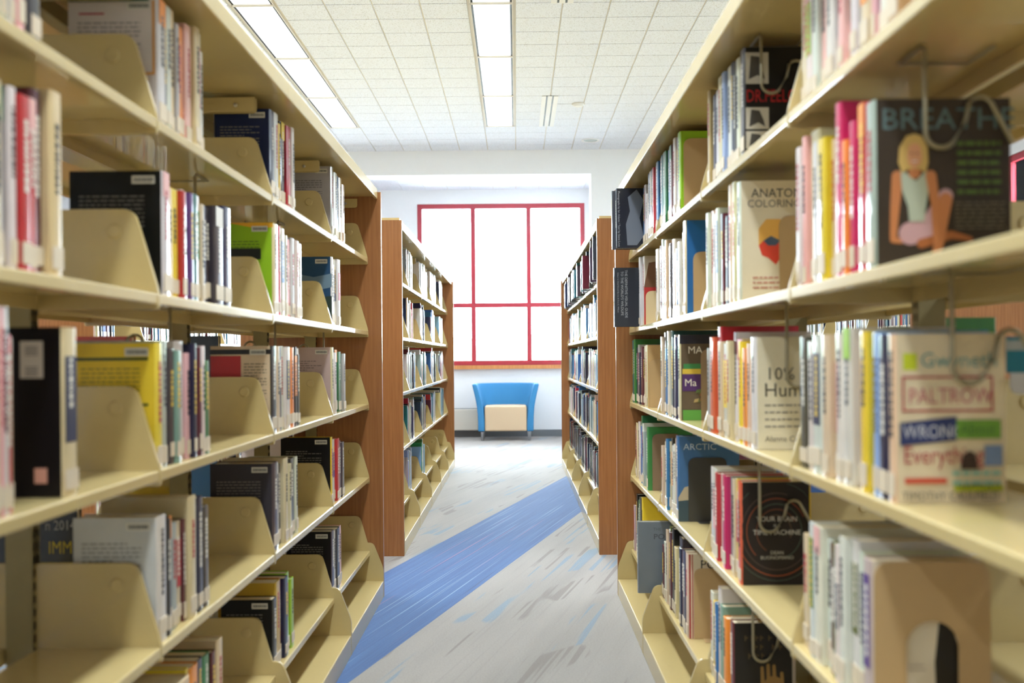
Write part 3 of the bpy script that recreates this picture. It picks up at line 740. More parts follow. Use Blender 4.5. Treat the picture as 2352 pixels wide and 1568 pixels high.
def make_book(side, xs, y0, t, h, z0, cover, rng, label, group, depth=None, board=None, top=None, mid=None, label_on=True,
              spine=None, protrude=0.0):
    """side -1: stands on a left bookcase (spine looks to +x); side 1: right bookcase (spine looks to -x)"""
    d = depth or min(.215, max(.13, h*rng.uniform(.64, .76)))
    b = empty('book', (xs - side*protrude, y0+t/2, z0+.0006))
    tag(b, label, 'book', group)
    ht = t/2
    bulge = min(.004, t*.12)
    X = lambda u: side*u
    out = [(d, -ht), (bulge, -ht), (bulge*.25, -ht*.72), (0, -ht*.3), (0, ht*.3), (bulge*.25, ht*.72), (bulge, ht), (d, ht),
           (d, ht-.0016), (.0046, ht-.0016), (.0046, -ht+.0016), (d, -ht+.0016)]
    c = build('cover', MB().prism(out, lambda p, q, a: (X(p), q, a), 0, h), M_BOOK, b)
    c.color = srgb(*(spine or cover))
    xa, xb = sorted((X(.0046), X(d-.004)))
    build('page_block', MB().box(xa, xb, -ht+.0016, ht-.0016, .002, h-.003), M_PAGE, b)
    yf = -ht
    if board is not None:
        xa, xb = sorted((X(bulge), X(d)))
        o = build('back_cover' if side < 0 else 'front_cover', MB().box(xa, xb, yf-.0004, yf, 0, h), M_BOARD, b)
        o.color = srgb(*board); yf -= .0004
    col = spine or cover
    mb = MB(); mats = []
    def sp(y_0, y_1, za, zb, rgb, dd=.0004):
        m = ink(rgb)
        if m not in mats: mats.append(m)
        xa, xb = sorted((X(-dd), X(.0003)))
        mb.box(xa, xb, y_0, y_1, za, zb, mats.index(m))
    if top: sp(-ht*.8, ht*.8, h*.80, h, top)
    if mid:
        za = h*rng.uniform(.3, .4); sp(-ht*.72, ht*.72, za, h*rng.uniform(.72, .92), mid)
        col2 = mid
    else: col2 = col
    tc_ = (40, 38, 44) if lum(col2) > 120 else (226, 220, 206)
    if rng.random() < .25: tc_ = (178, 44, 52) if lum(col2) > 150 else (232, 196, 80)
    if t > .011:
        z = h*rng.uniform(.80, .9); w = min(ht*.38, .006)
        zend = h*rng.uniform(.36, .55)
        while z > zend:
            l = rng.uniform(.004, .012)
            sp(-w, w*rng.uniform(.5, 1), z-l, z, tc_, .0007); z -= l+rng.uniform(.0015, .004)
    if mb.f: build('spine_print', mb, mats, b)
    if label_on:
        hz = rng.uniform(.006, .016)
        xa, xb = sorted((X(-.0011), X(.0003)))
        build('spine_label', MB().box(xa, xb, -ht*.86, ht*.86, hz, hz+rng.uniform(.026, .036)), M_LABEL, b)
    face = Face(b, (-d if side < 0 else 0), d, h, yf)
    return b, face, d

BARN = {}
def barcode(face, x, z, w=.046, hh=.016):
    face.rect('barcode_sticker', x, x+w, z, z+hh, (226, 222, 208))
    rects = []; a = x+.004
    k = 0
    while a < x+w-.004:
        wd = (.0012, .0022, .0009, .0028)[k % 4]; rects.append((a, a+wd, z+.004, z+hh-.004)); a += wd+.0011; k += 1
    face.multi('barcode', rects, (84, 82, 82))

def cover_art(code, f, rng):
    W, H = f.w, f.h
    if code == 'BREATHE':
        f.text('BREATHE', .010, H-.046, .046, (98, 122, 124), sx=1.06)
        skin, hair = (206, 132, 84), (212, 176, 104)
        # seated woman, flat print
        pink = (206, 164, 168)
        f.cap(.17, .54, .15, .36, .042, .034, skin); f.cap(.15, .36, .135, .18, .034, .024, skin); f.cap(.135, .165, .19, .155, .024, .018, skin)
        f.cap(.26, .20, .40, .24, .085, .075, pink); f.cap(.38, .22, .52, .42, .07, .055, pink)
        f.cap(.34, .14, .56, .19, .035, .030, (176, 104, 58)); f.cap(.56, .19, .70, .165, .030, .016, (176, 104, 58))
        f.cap(.52, .40, .47, .14, .048, .032, skin); f.cap(.46, .12, .43, .065, .034, .022, skin)
        f.poly('cover_figure', [(.19,.57),(.23,.56),(.30,.51),(.36,.56),(.40,.57),(.39,.44),(.37,.34),(.36,.27),(.25,.27),(.24,.36),(.20,.45)], (186, 194, 174))
        f.cap(.41, .54, .44, .38, .040, .032, skin); f.cap(.44, .38, .45, .14, .032, .024, skin)
        f.cap(.29, .56, .29, .60, .045, .04, skin)
        f.poly('cover_figure', [(.17,.62),(.18,.71),(.23,.775),(.29,.79),(.345,.775),(.385,.71),(.39,.62),(.37,.555),(.33,.58),(.24,.58),(.20,.555)], hair)
        f.poly('cover_figure', [(.235,.66),(.25,.72),(.29,.735),(.33,.72),(.345,.66),(.335,.61),(.29,.58),(.245,.61)], (224, 162, 122))
        f.multi('cover_figure', [(W*.262, W*.278, H*.670, H*.676), (W*.302, W*.318, H*.670, H*.676)], (60, 40, 30))
        f.rect('cover_figure', W*.272, W*.308, H*.622, H*.630, (236, 226, 220))
        f.multi('cover_print', lines(rng, W*.60, W*.92, H*.44, H*.74, .0145, .0062), (84, 108, 46))
        f.multi('cover_print', lines(rng, W*.58, W*.95, H*.22, H*.38, .0062, .0022), (112, 104, 84))
    elif code == 'WRONG':
        f.rect('cover_print', .012, .032, H-.052, H-.028, (196, 206, 40))
        f.text('Gwyneth', .036, H-.048, .030, (96, 150, 148))
        f.multi('cover_print', [(.010, .140, H-.064, H-.061), (.010, .140, H-.112, H-.109), (.010, .013, H-.112, H-.061), (.137, .140, H-.112, H-.061)], (178, 66, 78))
        f.text('PALTROW', .018, H-.100, .032, (196, 120, 124), sx=.80)
        f.poly('cover_print', [(.04,.34),(.04,.475),(.55,.51),(.55,.37)], (46, 58, 104))
        f.text('WRONG', .010, H*.385, .027, (196, 196, 206), sx=.80)
        f.rect('cover_print', W*.55, W*.95, H*.38, H*.49, (110, 156, 58))
        f.text('About', W*.58, H*.405, .022, (74, 120, 60), sx=.9)
        f.text('Everything?', .010, H*.235, .036, (176, 76, 82), sx=.76)
        f.rect('cover_print', W*.80, W*.96, H*.22, H*.34, (112, 132, 166))
        f.poly('cover_print', [(.58,.20),(.60,.28),(.66,.31),(.72,.29),(.74,.20)], (60, 44, 40))
        f.rect('cover_print', .012, .072, H*.118, H*.150, (206, 84, 62))
        f.multi('cover_print', lines(rng, .080, W*.94, H*.12, H*.19, .014, .006), (142, 184, 164))
        f.rect('cover_print', W*.52, W*.96, H*.072, H*.105, (186, 196, 24))
        f.text('HAPPINESS', W*.54, H*.078, .014, (60, 62, 30), sx=.95)
        f.text('TIMOTHY CAULFIELD', .008, H*.022, .0165, (66, 60, 58), sx=.86)
    elif code == 'FEEL':
        y = H*.52
        f.multi('cover_print', [(.004, .058, H*.66, H*.95), (.004, .058, H*.06, H*.22), (.004, .058, H*.24, H*.44)], (196, 188, 172))
        for (a, b_) in ((.70, .92), (.08, .20), (.26, .42)):
            f.poly('cover_figure', [(.07, a/1), (.10, b_), (.22, b_-.01), (.28, a+.06), (.30, a), (.2, a+.04)], (70, 66, 62))
        f.text('DR.FEELGOOD', .004, H*.49, .042, (176, 28, 36), sx=.66)
    elif code == 'ANAT':
        f.text('ANATOMY', .028, H-.040, .030, (70, 66, 64), sx=.95)
        f.text('COLORING', .018, H-.064, .026, (120, 112, 106), sx=.95)
        f.poly('cover_figure', [(.24,.46),(.24,.60),(.34,.68),(.52,.68),(.58,.58),(.54,.42),(.44,.34),(.34,.38)], (234, 178, 86))
        f.poly('cover_figure', [(.24,.46),(.30,.50),(.50,.48),(.56,.40),(.46,.30),(.36,.36),(.28,.38)], (226, 72, 52))
        f.poly('cover_figure', [(.30,.50),(.40,.54),(.52,.50),(.46,.46),(.36,.46)], (74, 90, 112))
        f.multi('cover_print', lines(rng, .03, W*.8, H*.08, H*.2, .012, .004), (196, 130, 110))
    elif code == 'HUMAN':
        f.text('10%', .022, H*.62, .040, (84, 78, 70), sx=1.0)
        f.text('Human', .018, H*.47, .044, (84, 78, 70), sx=1.0)
        f.multi('cover_print', lines(rng, .020, W*.75, H*.20, H*.40, .016, .004), (150, 142, 128))
        f.text('Alanna Collen', .020, H*.07, .018, (128, 118, 104))
    elif code == 'BRAIN':
        cx, cz = W*.52, H*.52; rects = []
        for k, (r, cc) in enumerate(((.035, (96, 70, 54)), (.048, (120, 62, 40)), (.060, (70, 84, 76)), (.072, (150, 72, 44)), (.084, (84, 62, 60)), (.097, (164, 76, 44)), (.108, (66, 76, 70)))):
            a0 = rng.uniform(0, 6.28); span = rng.uniform(3.2, 5.4); mb = MB(); y = f._y()
            n = 26
            for i in range(n):
                p = a0+span*i/n; q = a0+span*(i+1)/n
                pts = [(cx+rr*math.cos(a), cz+1.1*rr*math.sin(a)) for rr, a in ((r, p), (r+.0018, p), (r+.0018, q), (r, q))]
                pts = [(f.x+min(max(a, .002), W-.002), min(max(b_, .002), H-.002)) for a, b_ in pts]
                mb.prism(pts, lambda p_, q_, a: (p_, a, q_), y, y+.0002)
            build('cover_ring', mb, ink(cc), f.b)
        f.text('YOUR BRAIN', W*.52, H*.62, .017, (206, 198, 184), 'CENTER')
        f.text('IS A', W*.52, H*.565, .010, (206, 198, 184), 'CENTER')
        f.text('TIME MACHINE', W*.52, H*.49, .017, (206, 198, 184), 'CENTER')
        f.text('DEAN\nBUONOMANO', W*.52, H*.30, .012, (184, 176, 160), 'CENTER')
    elif code == 'DARK':
        rects = []
        for z, xs_ in ((.80, (.20, .30, .38, .46, .60)), (.70, (.36, .46, .66, .78)), (.60, (.26, .38, .48, .62))):
            for x in xs_: rects += [(W*x, W*x+.003, H*z, H*z+.014), (W*x+.004, W*x+.008, H*z+.006, H*z+.010)]
        f.multi('cover_print', rects, (92, 72, 46))
        for x, z0, z1 in ((.49, .30, .50), (.59, .30, .53), (.69, .30, .52), (.82, .26, .44)):
            f.cap(x+.01, z0, x, z1, .035, .028, (140, 106, 58))
        f.cap(.66, .06, .68, .30, .14, .17, (140, 106, 58))
    elif code == 'MAP':
        f.rect('cover_print', 0, W, H-.03, H, (40, 40, 52))
        f.text('MA', .026, H-.062, .034, (236, 226, 206))
        f.rect('cover_print', .012, W*.8, H*.56, H*.66, (66, 140, 78))
        f.rect('cover_print', .008, W*.85, H*.54, H*.60, (226, 190, 70))
        f.rect('cover_print', .008, W*.85, H*.34, H*.54, (84, 48, 104))
        f.text('Ma', .014, H*.40, .034, (236, 226, 206))
        for k in range(12):
            a, b_ = rng.uniform(.1, .6), rng.uniform(.14, .32)
            f.poly('cover_print', [(a, b_), (a+.08, b_+.01), (a+.10, b_+.05), (a+.02, b_+.04)], rng.choice([(176, 150, 96), (150, 96, 60), (96, 110, 60)]))
        f.rect('cover_print', .008, W*.85, 0, H*.12, (92, 156, 64))
    elif code == 'ARCTIC':
        f.text('ARCTIC', .018, H-.046, .030, (186, 200, 210), sx=1.05)
        f.poly('cover_figure', [(0,.28),(.10,.40),(.3,.44),(.5,.34),(.8,.40),(1,.30),(1,.22),(0,.22)], (186, 168, 138))
        f.poly('cover_figure', [(0,0),(0,.24),(.3,.26),(.6,.2),(1,.22),(1,0)], (52, 74, 84))
    elif code == 'PO':
        f.multi('cover_print', [(.004, .010, 0, H), (0.014, .017, 0, H)], (172, 62, 62))
        f.text('PO', .040, H-.046, .040, (60, 56, 56))
    elif code == 'ARCH':
        f.poly('cover_figure', [(.60,0),(.58,.35),(.62,.60),(.72,.62),(.80,.45),(.80,0)], (16, 12, 12))
        f.multi('cover_print', [(W*.34, W*.48, H*.10, H*.11), (W*.34, W*.50, H*.30, H*.305), (W*.34, W*.48, H*.33, H*.335)], (150, 132, 122))
        f.rect('cover_print', W*.40, W*.46, H*.03, H*.07, (84, 80, 84), .004)
    elif code == 'RB':
        f.rect('cover_print', 0, W, 0, H*.55, (186, 52, 50))
        f.poly('cover_figure', [(0,.55),(.1,.9),(.5,.95),(.9,.9),(1,.55)], (120, 84, 60))

def parse(st):
    d = {'main': None, 'top': None, 'mid': None, 'cov': None, 'flags': set()}
    for w in st.split():
        if len(w) == 1: d['main'] = w
        elif w in ('txt', 'bar', 'bar2', 'redbox', 'sea'): d['flags'].add(w)
        elif w[0] == 't': d['top'] = w[1:]
        elif w[0] == 'm': d['mid'] = w[1:]
        elif w[0] == 'c': d['cov'] = w[1:]
    return d
ART_BOARD = {'BREATHE': (66, 56, 48), 'WRONG': (222, 204, 170), 'FEEL': (24, 22, 22), 'ANAT': (232, 218, 188), 'HUMAN': (226, 214, 184),
             'BRAIN': (40, 34, 32), 'DARK': (34, 32, 32), 'MAP': (104, 88, 68), 'ARCTIC': (70, 108, 148), 'PO': (222, 206, 176), 'ARCH': (222, 208, 184), 'RB': (198, 186, 168)}
ART_WORD = {'BREATHE': 'dark brown book, seated woman on its cover, behind a wire support',
            'WRONG': 'cream book with jumbled red, blue and green cover lettering, facing out',
            'FEEL': 'black book with red title and photo squares on its cover',
            'ANAT': 'cream book with a coloured head drawing on its cover',
            'HUMAN': 'cream book with plain grey number-and-word title on its cover',
            'BRAIN': 'dark book with rust-coloured rings circling its white title',
            'DARK': 'near-black book with a pale hand on its cover, low on the right',
            'MAP': 'book with brown, yellow and purple panelled cover beside a tan plate',
            'ARCTIC': 'blue book with a polar landscape cover behind a charcoal plate',
            'ARCH': 'rose grey book behind the large arched tan bookend',
            'PO': 'cream book with red cover lines, beside a tan plate on the lowest shelf',
            'RB': 'book with a red and brown picture cover beside a cream plate'}
SHELFW = {1: 'top shelf', 2: 'second shelf', 3: 'middle shelf', 4: 'fourth shelf', 5: 'lowest shelf'}
BAYW = {0: 'nearest bay', 1: 'second bay', 2: 'third bay', 3: 'farthest bay'}
rng = random.Random(21)
ROW_END = {}
TAKEN = {'R3s1': (4.352, 4.426), 'R3s2': (4.420, 4.468), 'R3s5': (3.794, 3.830)}   # where the big books stand
for key, row in BOOK_ROWS.items():
    side = -1 if key[0] == 'L' else 1
    bay, sh = int(key[1]), int(key[3])
    xs = -.7064 if side < 0 else .5415
    grp = 'books on the %s front bookcase' % ('left' if side < 0 else 'right')
    for i, (y, t, h, st) in enumerate(row):
        if key in TAKEN and y < TAKEN[key][1] and y+t > TAKEN[key][0]: continue
        p = parse(st)
        art = p['cov'] if p['cov'] and len(p['cov']) > 1 else None
        main = jit(CC[p['main']], rng, 9)
        board = None
        if art: board = ART_BOARD[art]
        elif p['cov']: board = jit(CC[p['cov']], rng, 5)
        lab = '%s book, %s from viewer, %s, %s, %s front bookcase' % (
            CN[p['main']] if not (p['cov'] and not art and p['cov'] != p['main'] and side < 0) else CN[p['cov']] + '-covered',
            ORD[i], SHELFW[sh], BAYW[bay], 'left' if side < 0 else 'right')
        if art: lab = ART_WORD[art]
        inset = rng.choice((0, 0, .004, .008, .012)) if i else 0
        b, f, d = make_book(side, xs + side*inset, y, t, h, SHELF_Z[sh], main, rng, lab, grp,
                            depth=(.205 if art == 'BREATHE' else .158 if art == 'WRONG' else None),
                            board=board, top=CC[p['top']] if p['top'] else None, mid=CC[p['mid']] if p['mid'] else None)
        if bay == 1 and sh == 4 and side > 0 and art: pass
        fl = p['flags']; W, H = f.w, f.h
        bc = board or main
        if 'sea' in fl:
            f.poly('cover_print', [(0,.45),(.2,.52),(.5,.48),(1,.55),(1,.75),(.6,.70),(.3,.74),(0,.68)], (112, 138, 156))
            f.poly('cover_print', [(0,0),(0,.42),(.4,.38),(1,.42),(1,0)], (38, 58, 52))
        if 'redbox' in fl:
            f.rect('cover_print', 0, W*.50, H*.62, H-.028, (186, 40, 44)); f.rect('cover_print', 0, W, H-.024, H-.010, (30, 28, 28))
        if 'txt' in fl:
            c = (126, 122, 118) if lum(bc) > 110 else (120, 116, 110)
            if lum(bc) > 110: c = tuple(int(v*.62) for v in bc)
            f.multi('back_text', lines(rng, W*.10 if 'redbox' not in fl else W*.55, W*.80 if 'redbox' not in fl else W*.92, H*.30, H*.80, .0085, .0028), c)
            if p['cov'] == 'Y':
                f.multi('cover_print', [(W*.04, W*.9, H*.86, H*.885), (W*.3, W*.9, H*.50, H*.52)], (60, 74, 24))
            if p['cov'] == 'L':
                f.rect('cover_print', 0, W*.82, H*.60, H*.72, (30, 34, 28))
                f.poly('cover_print', [(0,.97),(.4,.99),(.8,.93),(1,.95),(1,1),(0,1)], (240, 178, 44))
            if p['cov'] == 'W':
                f.multi('cover_print', [(W*.93, W*.955, H*.40, H*.97), (W*.45, W*.955, H*.38, H*.40)], (226, 158, 66))
                f.rect('cover_print', 0, W*.9, H*.965, H, (30, 92, 66))
                f.multi('cover_print', [(W*.12, W*.40, H*.86, H*.875)], (182, 60, 76))
        if 'bar' in fl: barcode(f, W-.062, H-.026)
        if 'bar2' in fl:
            f.rect('barcode_sticker', W*.62, W*.62+.036, H-.080, H-.022, (214, 204, 190))
            f.multi('barcode', [(W*.62+.008, W*.62+.028, H-.076+.004*k, H-.0742+.004*k) for k in (0, 1, 2, 3, 8, 9, 10, 11)], (100, 92, 90))
            f.rect('sticker', W*.74, W*.74+.020, .022, .046, (206, 150, 134))
        if art: cover_art(art, f, rng)
    ROW_END[key] = (row[0][0], row[-1][0]+row[-1][1])

# books standing out or lying differently, single things
def big_book(xs, y0, t, h, z0, d, cover, label, protrude, texts=()):
    b, f, dd = make_book(1, xs, y0, t, h, z0, cover, rng, label, 'books on the right front bookcase', depth=d, protrude=protrude, label_on=False)
    for s, x, z, size, rgb in texts:
        f.text(s, x, z, size, rgb, rot=-math.pi/2)
    return b, f
big_book(.5415, 4.40, .022, .258, SHELF_Z[1], .30, (72, 74, 84), 'tall grey book sticking out of the top shelf by the wood panel', .115)
b, f = big_book(.5415, 4.36, .034, .262, SHELF_Z[1], .30, (20, 24, 40), 'black photograph book sticking out beside the tall grey book', .100,
         (('Photographs by Ian Adams / Text by Steve Love', .008, .250, .0125, (176, 178, 186)),))
f.poly('cover_figure', [(.16,.05),(.14,.4),(.20,.62),(.17,.85),(.30,.98),(.40,.8),(.34,.5),(.40,.2),(.30,.05)], (112, 118, 130))
b, f = big_book(.5415, 4.424, .040, .262, SHELF_Z[2], .30, (38, 44, 54), 'thick black wildlife guide sticking out of the second shelf', .105,
         (('THE DEFINITIVE VISUAL GUIDE', .048, .252, .0155, (168, 172, 176)), ("TO THE WORLD'S WILDLIFE", .030, .246, .0155, (168, 172, 176)),
          ('Editor in Chief David Burnie & Don E. Wilson', .014, .240, .0095, (150, 154, 160))))
b, f = big_book(.5415, 3.80, .026, .272, SHELF_Z[5], .30, (112, 120, 126), 'large grey book sticking out of the lowest shelf', .085)
f.text('THE', .060, .238, .016, (84, 90, 94)); f.text('PO', .060, .205, .030, (70, 72, 78), sx=1.1)

# covers glimpsed on the rear side of the two front bookcases
def rear_book(cx, side, y0, t, h, sh, cover, label, art=None, d=.17, inset=0.0):
    """side -1: behind the left bookcase (spine to -x); 1: behind the right one (spine to +x)"""
    xs = cx + side*(HALF-.012-inset)
    b, f, dd = make_book(-side, xs, y0, t, h, SHELF_Z[sh], cover, rng, label, 'books on the rear shelves', depth=d)
    if art: art(f)
def art_nolo(f):
    f.rect('cover_print', .012, .072, f.h-.040, f.h-.016, (34, 22, 20)); f.text('NOLO', .020, f.h-.035, .018, (214, 196, 170))
def art_econ(f):
    f.text('ECONO', .122, f.h*.16, .036, (52, 40, 24), sx=.62); f.rect('cover_print', .08, .118, 0, f.h*.4, (122, 24, 20))
def art_immi(f):
    f.text('n 2014', .125, f.h*.66, .032, (186, 182, 176), sx=.8); f.text('IMMI', .132, f.h*.44, .042, (214, 186, 30), sx=.75)
    f.rect('cover_print', .10, f.w, 0, f.h*.36, (222, 196, 24)); f.poly('cover_figure', [(.80,0),(.90,.34),(1,.36),(1,0)], (204, 188, 172))
rear_book(C_LEFT, -1, 2.66, .03, .278, 3, (206, 62, 30), 'orange-red book behind the yellow one, on the rear of the left bookcase', art_nolo, .195)
rear_book(C_LEFT, -1, 3.55, .03, .298, 3, (24, 28, 26), 'dark green-black book behind the left middle shelf', None, .16)
rear_book(C_LEFT, -1, 2.98, .02, .25, 4, (214, 178, 30), 'yellow book with black lettering seen behind the fourth left shelf', art_econ, .20)
rear_book(C_LEFT, -1, 2.31, .025, .25, 4, (26, 26, 28), 'black and yellow guide seen behind the fourth left shelf', art_immi, .20)
rear_book(C_RIGHT, 1, 1.97, .035, .285, 3, (70, 148, 62), 'bright green book behind the right middle shelf', None, .10, .11)
rear_book(C_RIGHT, 1, 2.42, .03, .28, 3, (56, 126, 60), 'dark leaf-green book further along the right rear shelf', None, .06, .10)
sg = empty('shelf_sign', (.825, 1.60, 1.078)); tag(sg, 'small teal card sign hanging at the right edge, middle shelf', 'sign')
build('card', MB().box(-.04, .04, -.001, .001, .014, .072), ink((20, 132, 164)), sg)
build('band', MB().box(-.04, .04, -.0016, -.001, .050, .066), ink((186, 194, 198)), sg)
build('tab', MB().prism(rounded([(-.034, -.02), (.034, -.02), (.034, .014), (-.034, .014)], [.016, .016, 0, 0], 5), lambda p, q, a: (p, a, q), -.0012, .0012), ink((226, 226, 236)), sg)

# ---- the rest of the books, too many and too small to pick apart
far = {'v': [], 'f': [], 'c': []}
def far_book(side, xs, y, t, h, z, col, d, lab=True):
    x0, x1 = (xs, xs+side*d)
    xa, xb = min(x0, x1), max(x0, x1)
    b = len(far['v'])
    far['v'] += [(xa,y,z),(xb,y,z),(xb,y+t,z),(xa,y+t,z),(xa,y,z+h),(xb,y,z+h),(xb,y+t,z+h),(xa,y+t,z+h)]
    page = srgb(222, 208, 176); c = srgb(*col)
    for q, cc in (((0,3,2,1), c), ((4,5,6,7), page), ((0,1,5,4), c), ((1,2,6,5), c if side < 0 else page), ((2,3,7,6), c), ((3,0,4,7), c if side > 0 else page)):
        far['f'].append([b+i for i in q]); far['c'].append(cc)
    if lab:
        b = len(far['v']); e = -side*.0012
        far['v'] += [(xs+e, y+t*.1, z+.012), (xs+e, y+t*.9, z+.012), (xs+e, y+t*.9, z+.042), (xs+e, y+t*.1, z+.042)]
        far['f'].append([b, b+1, b+2, b+3]); far['c'].append(srgb(236, 228, 210))
        if t > .012:
            b = len(far['v']); za = z+h*rng.uniform(.35, .5); zb = z+h*rng.uniform(.7, .92)
            far['v'] += [(xs+e, y+t*.28, za), (xs+e, y+t*.72, za), (xs+e, y+t*.72, zb), (xs+e, y+t*.28, zb)]
            k = rng.choice(list(CC)); far['f'].append([b, b+1, b+2, b+3]); far['c'].append(srgb(*CC[k]))
def fill(side, xs, ya, yb, sh, pal, dens=(.45, .9), start='near', out=False):
    L = (yb-ya)*rng.uniform(*dens); y = ya if start == 'near' else yb-L
    end = y+L
    while y < end-.015:
        t = rng.choice((.012, .016, .02, .024, .03, .038)); t = min(t, end-y)
        h = min(rng.gauss(.243, .02), .265 if sh == 1 else .30)
        far_book(side, xs+side*(rng.uniform(0, .015) if not out or rng.random() < .6 else rng.uniform(-.07, -.02)), y, t-.001, h, SHELF_Z[sh]+.001, jit(CC[rng.choice(pal)], rng, 12), h*.7)
        y += t
PW = 'WWWWWGWJWNW'; PM = 'WWWGDNKNTBRWJWCHT'; PD = 'KDNDKTTDNHDK'
for k in range(5):
    ya, yb = FAR_A+BAY*k+.02, FAR_A+BAY*(k+1)-.02
    xl, xr = C_LEFT-.012+HALF-.012, C_RIGHT-.008-HALF+.012
    fill(-1, xl, ya, yb, 1, PW, (.5, .7)); fill(-1, xl, ya, yb, 2, PM, (.35, .6)); fill(-1, xl, ya, yb, 3, PM, (.4, .65)); fill(-1, xl, ya, yb, 4, PM, (.45, .7))
    if k < 3: fill(-1, xl, ya, yb, 5, 'BEWGJ', (.2, .4))
    fill(1, xr, ya, yb, 1, PD, (.6, .95), 'far', True); fill(1, xr, ya, yb, 2, PM, (.75, .97), 'far'); fill(1, xr, ya, yb, 3, PM, (.6, .9), 'far')
    fill(1, xr, ya, yb, 4, PM, (.75, .97), 'far'); fill(1, xr, ya, yb, 5, PD, (.85, .97), 'far')
# aisles one row over and the rear sides
for k in range(5):
    for A, who in ((NEAR_A, 'near'), (FAR_A, 'far')):
        ya, yb = A+BAY*k+.02, A+BAY*(k+1)-.02
        for s in range(1, 6):
            fill(-1, C_LEFT-PITCH+HALF-.012, ya, yb, s, PM, (.5, .9))
            if who == 'far': fill(1, C_RIGHT+PITCH-HALF+.012, ya, yb, s, PM, (.7, .95))
    ya, yb = NEAR_A+BAY*k+.02, NEAR_A+BAY*(k+1)-.02
    if k >= 3:
        for s in (1, 2, 4, 5): fill(1, C_LEFT-HALF+.012, ya, yb, s, PM, (.2, .45), 'far')
        for s in (1, 2, 4, 5): fill(-1, C_RIGHT+HALF-.012, ya, yb, s, PM, (.2, .45), 'far')
me = bpy.data.meshes.new('distant_books'); me.from_pydata(far['v'], [], far['f'])
me.materials.append(M_FARBOOK)
at = me.color_attributes.new('Col', 'FLOAT_COLOR', 'CORNER')
vals = []
for pgn, c in zip(me.polygons, far['c']): vals += list(c)*pgn.loop_total
at.data.foreach_set('color', vals)
fb = link('distant_books', me)
tag(fb, 'rows of small distant books filling the further bookcases', 'books', kind='stuff')

# ------------------------------------------------------------------ bookends and wire supports
def arch_plate(w, h, slot=True):
    """upright sheet with rounded shoulders and, if asked, an arched opening cut from its foot"""
    r = .028
    out = [(-w/2, 0), (-w/2, h), (w/2, h), (w/2, 0)]
    out = rounded(out, [0, r, r, 0], 5)
    if slot:
        a, top = .040, h*.62
        arch = [(a, 0)] + [(a*math.cos(t), top-a+a*math.sin(t)) for t in [math.pi*k/10 for k in range(11)]] + [(-a, 0)]
        out = out + arch
    return out
def plate(y, x0, sh, label, mat, w=.14, h=.235, slot=False, tongue=True):
    e = empty('bookend', (x0+w/2, y, SHELF_Z[sh]+.0005)); tag(e, label, 'bookend', 'plate bookends on the right bookcase')
    build('plate', MB().prism(arch_plate(w, h, slot), lambda p, q, a: (p, a, q), -.0012, .0012), mat, e)
    build('foot', MB().box(-w*.28, w*.28, -.045, -.0012, 0, .0012), mat, e)
    if tongue and not slot:
        build('rib', MB().prism(rounded([(-.012, .012), (-.012, h*.42), (.012, h*.42), (.012, .012)], .006, 3), lambda p, q, a: (p, a, q), -.004, -.0012), mat, e)
E_ = lambda k: ROW_END[k][0]
plate(E_('R0s4')-.006, .545, 4, 'large tan bookend with arched opening, low at the right edge', M_TAN, .178, .24, True)
plate(E_('R2s1')-.004, .553, 1, 'tan bookend on the top shelf of the right bookcase', M_TAN, .15, .24, tongue=False)
plate(E_('R2s2')-.004, .565, 2, 'tan bookend with a rib against the blue cover, second shelf right', M_TAN, .15, .20)
plate(E_('R1s2')-.004, .635, 2, 'tan bookend half covering the head drawing', M_TAN, .12, .205, tongue=False)
plate(next(q[0] for q in BOOK_ROWS['R3s2'] if 'cRB' in q[3])-.004, .560, 2, 'small pale bookend by the red and brown cover', plain('cream_plate', srgb(222, 200, 158), .45), .12, .15)
plate(E_('R2s3')-.004, .610, 3, 'dark tan bookend beside the panelled cover, middle shelf right', plain('brown_plate', srgb(150, 124, 92), .45), .12, .235, tongue=False)
plate(E_('R3s3')-.004, .552, 3, 'tan ribbed bookend in the farthest bay, middle shelf right', M_TAN, .14, .20)
plate(E_('R2s4')-.004, .575, 4, 'charcoal bookend against the blue polar cover', M_DARKPLATE, .13, .215, tongue=False)
plate(E_('R3s4')-.004, .560, 4, 'brown bookend in the farthest bay, fourth shelf right', plain('brown_plate', srgb(130, 108, 84), .45), .12, .235, tongue=False)
plate(E_('R2s5')-.004, .560, 5, 'tan ribbed bookend on the lowest shelf right', M_TAN, .13, .225)

def arc(cx, cz, r, a0, a1, n=8):
    return [(cx+r*math.cos(a0+(a1-a0)*k/n), cz+r*math.sin(a0+(a1-a0)*k/n)) for k in range(n+1)]
def wire(y, x0, sh_above, drop, label, side=1, wide=.13):
    """hanging wire book support: straight hanger, U, then a hump back down; hooked under the shelf above"""
    ztop = SHELF_Z[sh_above]-.004 if sh_above else 1.872+.010
    e = empty('wire_book_support', (x0, y, ztop)); tag(e, label, 'book support', 'wire book supports')
    P = [(0, 0), (0, -drop+.03)]
    P += arc(.024, -drop+.03, .024, math.pi, 1.75*math.pi, 7)
    P += [(.060, -drop+.045)]
    P += arc(.082, -drop+.062, .020, .8*math.pi, .2*math.pi, 6)
    P += [(wide, -drop+.012)]
    pts = [(side*a, 0, b) for a, b in P]
    pts = [(0, .10, -.004), (0, .012, -.004)] + [(0, 0, -.010)] + pts[1:]
    build('hanger', MB().tube(pts, .0038, 8), M_WIRE, e, smooth=True)
    build('slider', MB().tube([(0, .10, -.004), (side*.11, .10, -.004), (side*.11, .012, -.004)], .0026, 6), M_WIRE, e, smooth=True)
wire(E_('R0s2')-.010, .615, 1, .165, 'wire book support hanging in front of the seated woman cover')
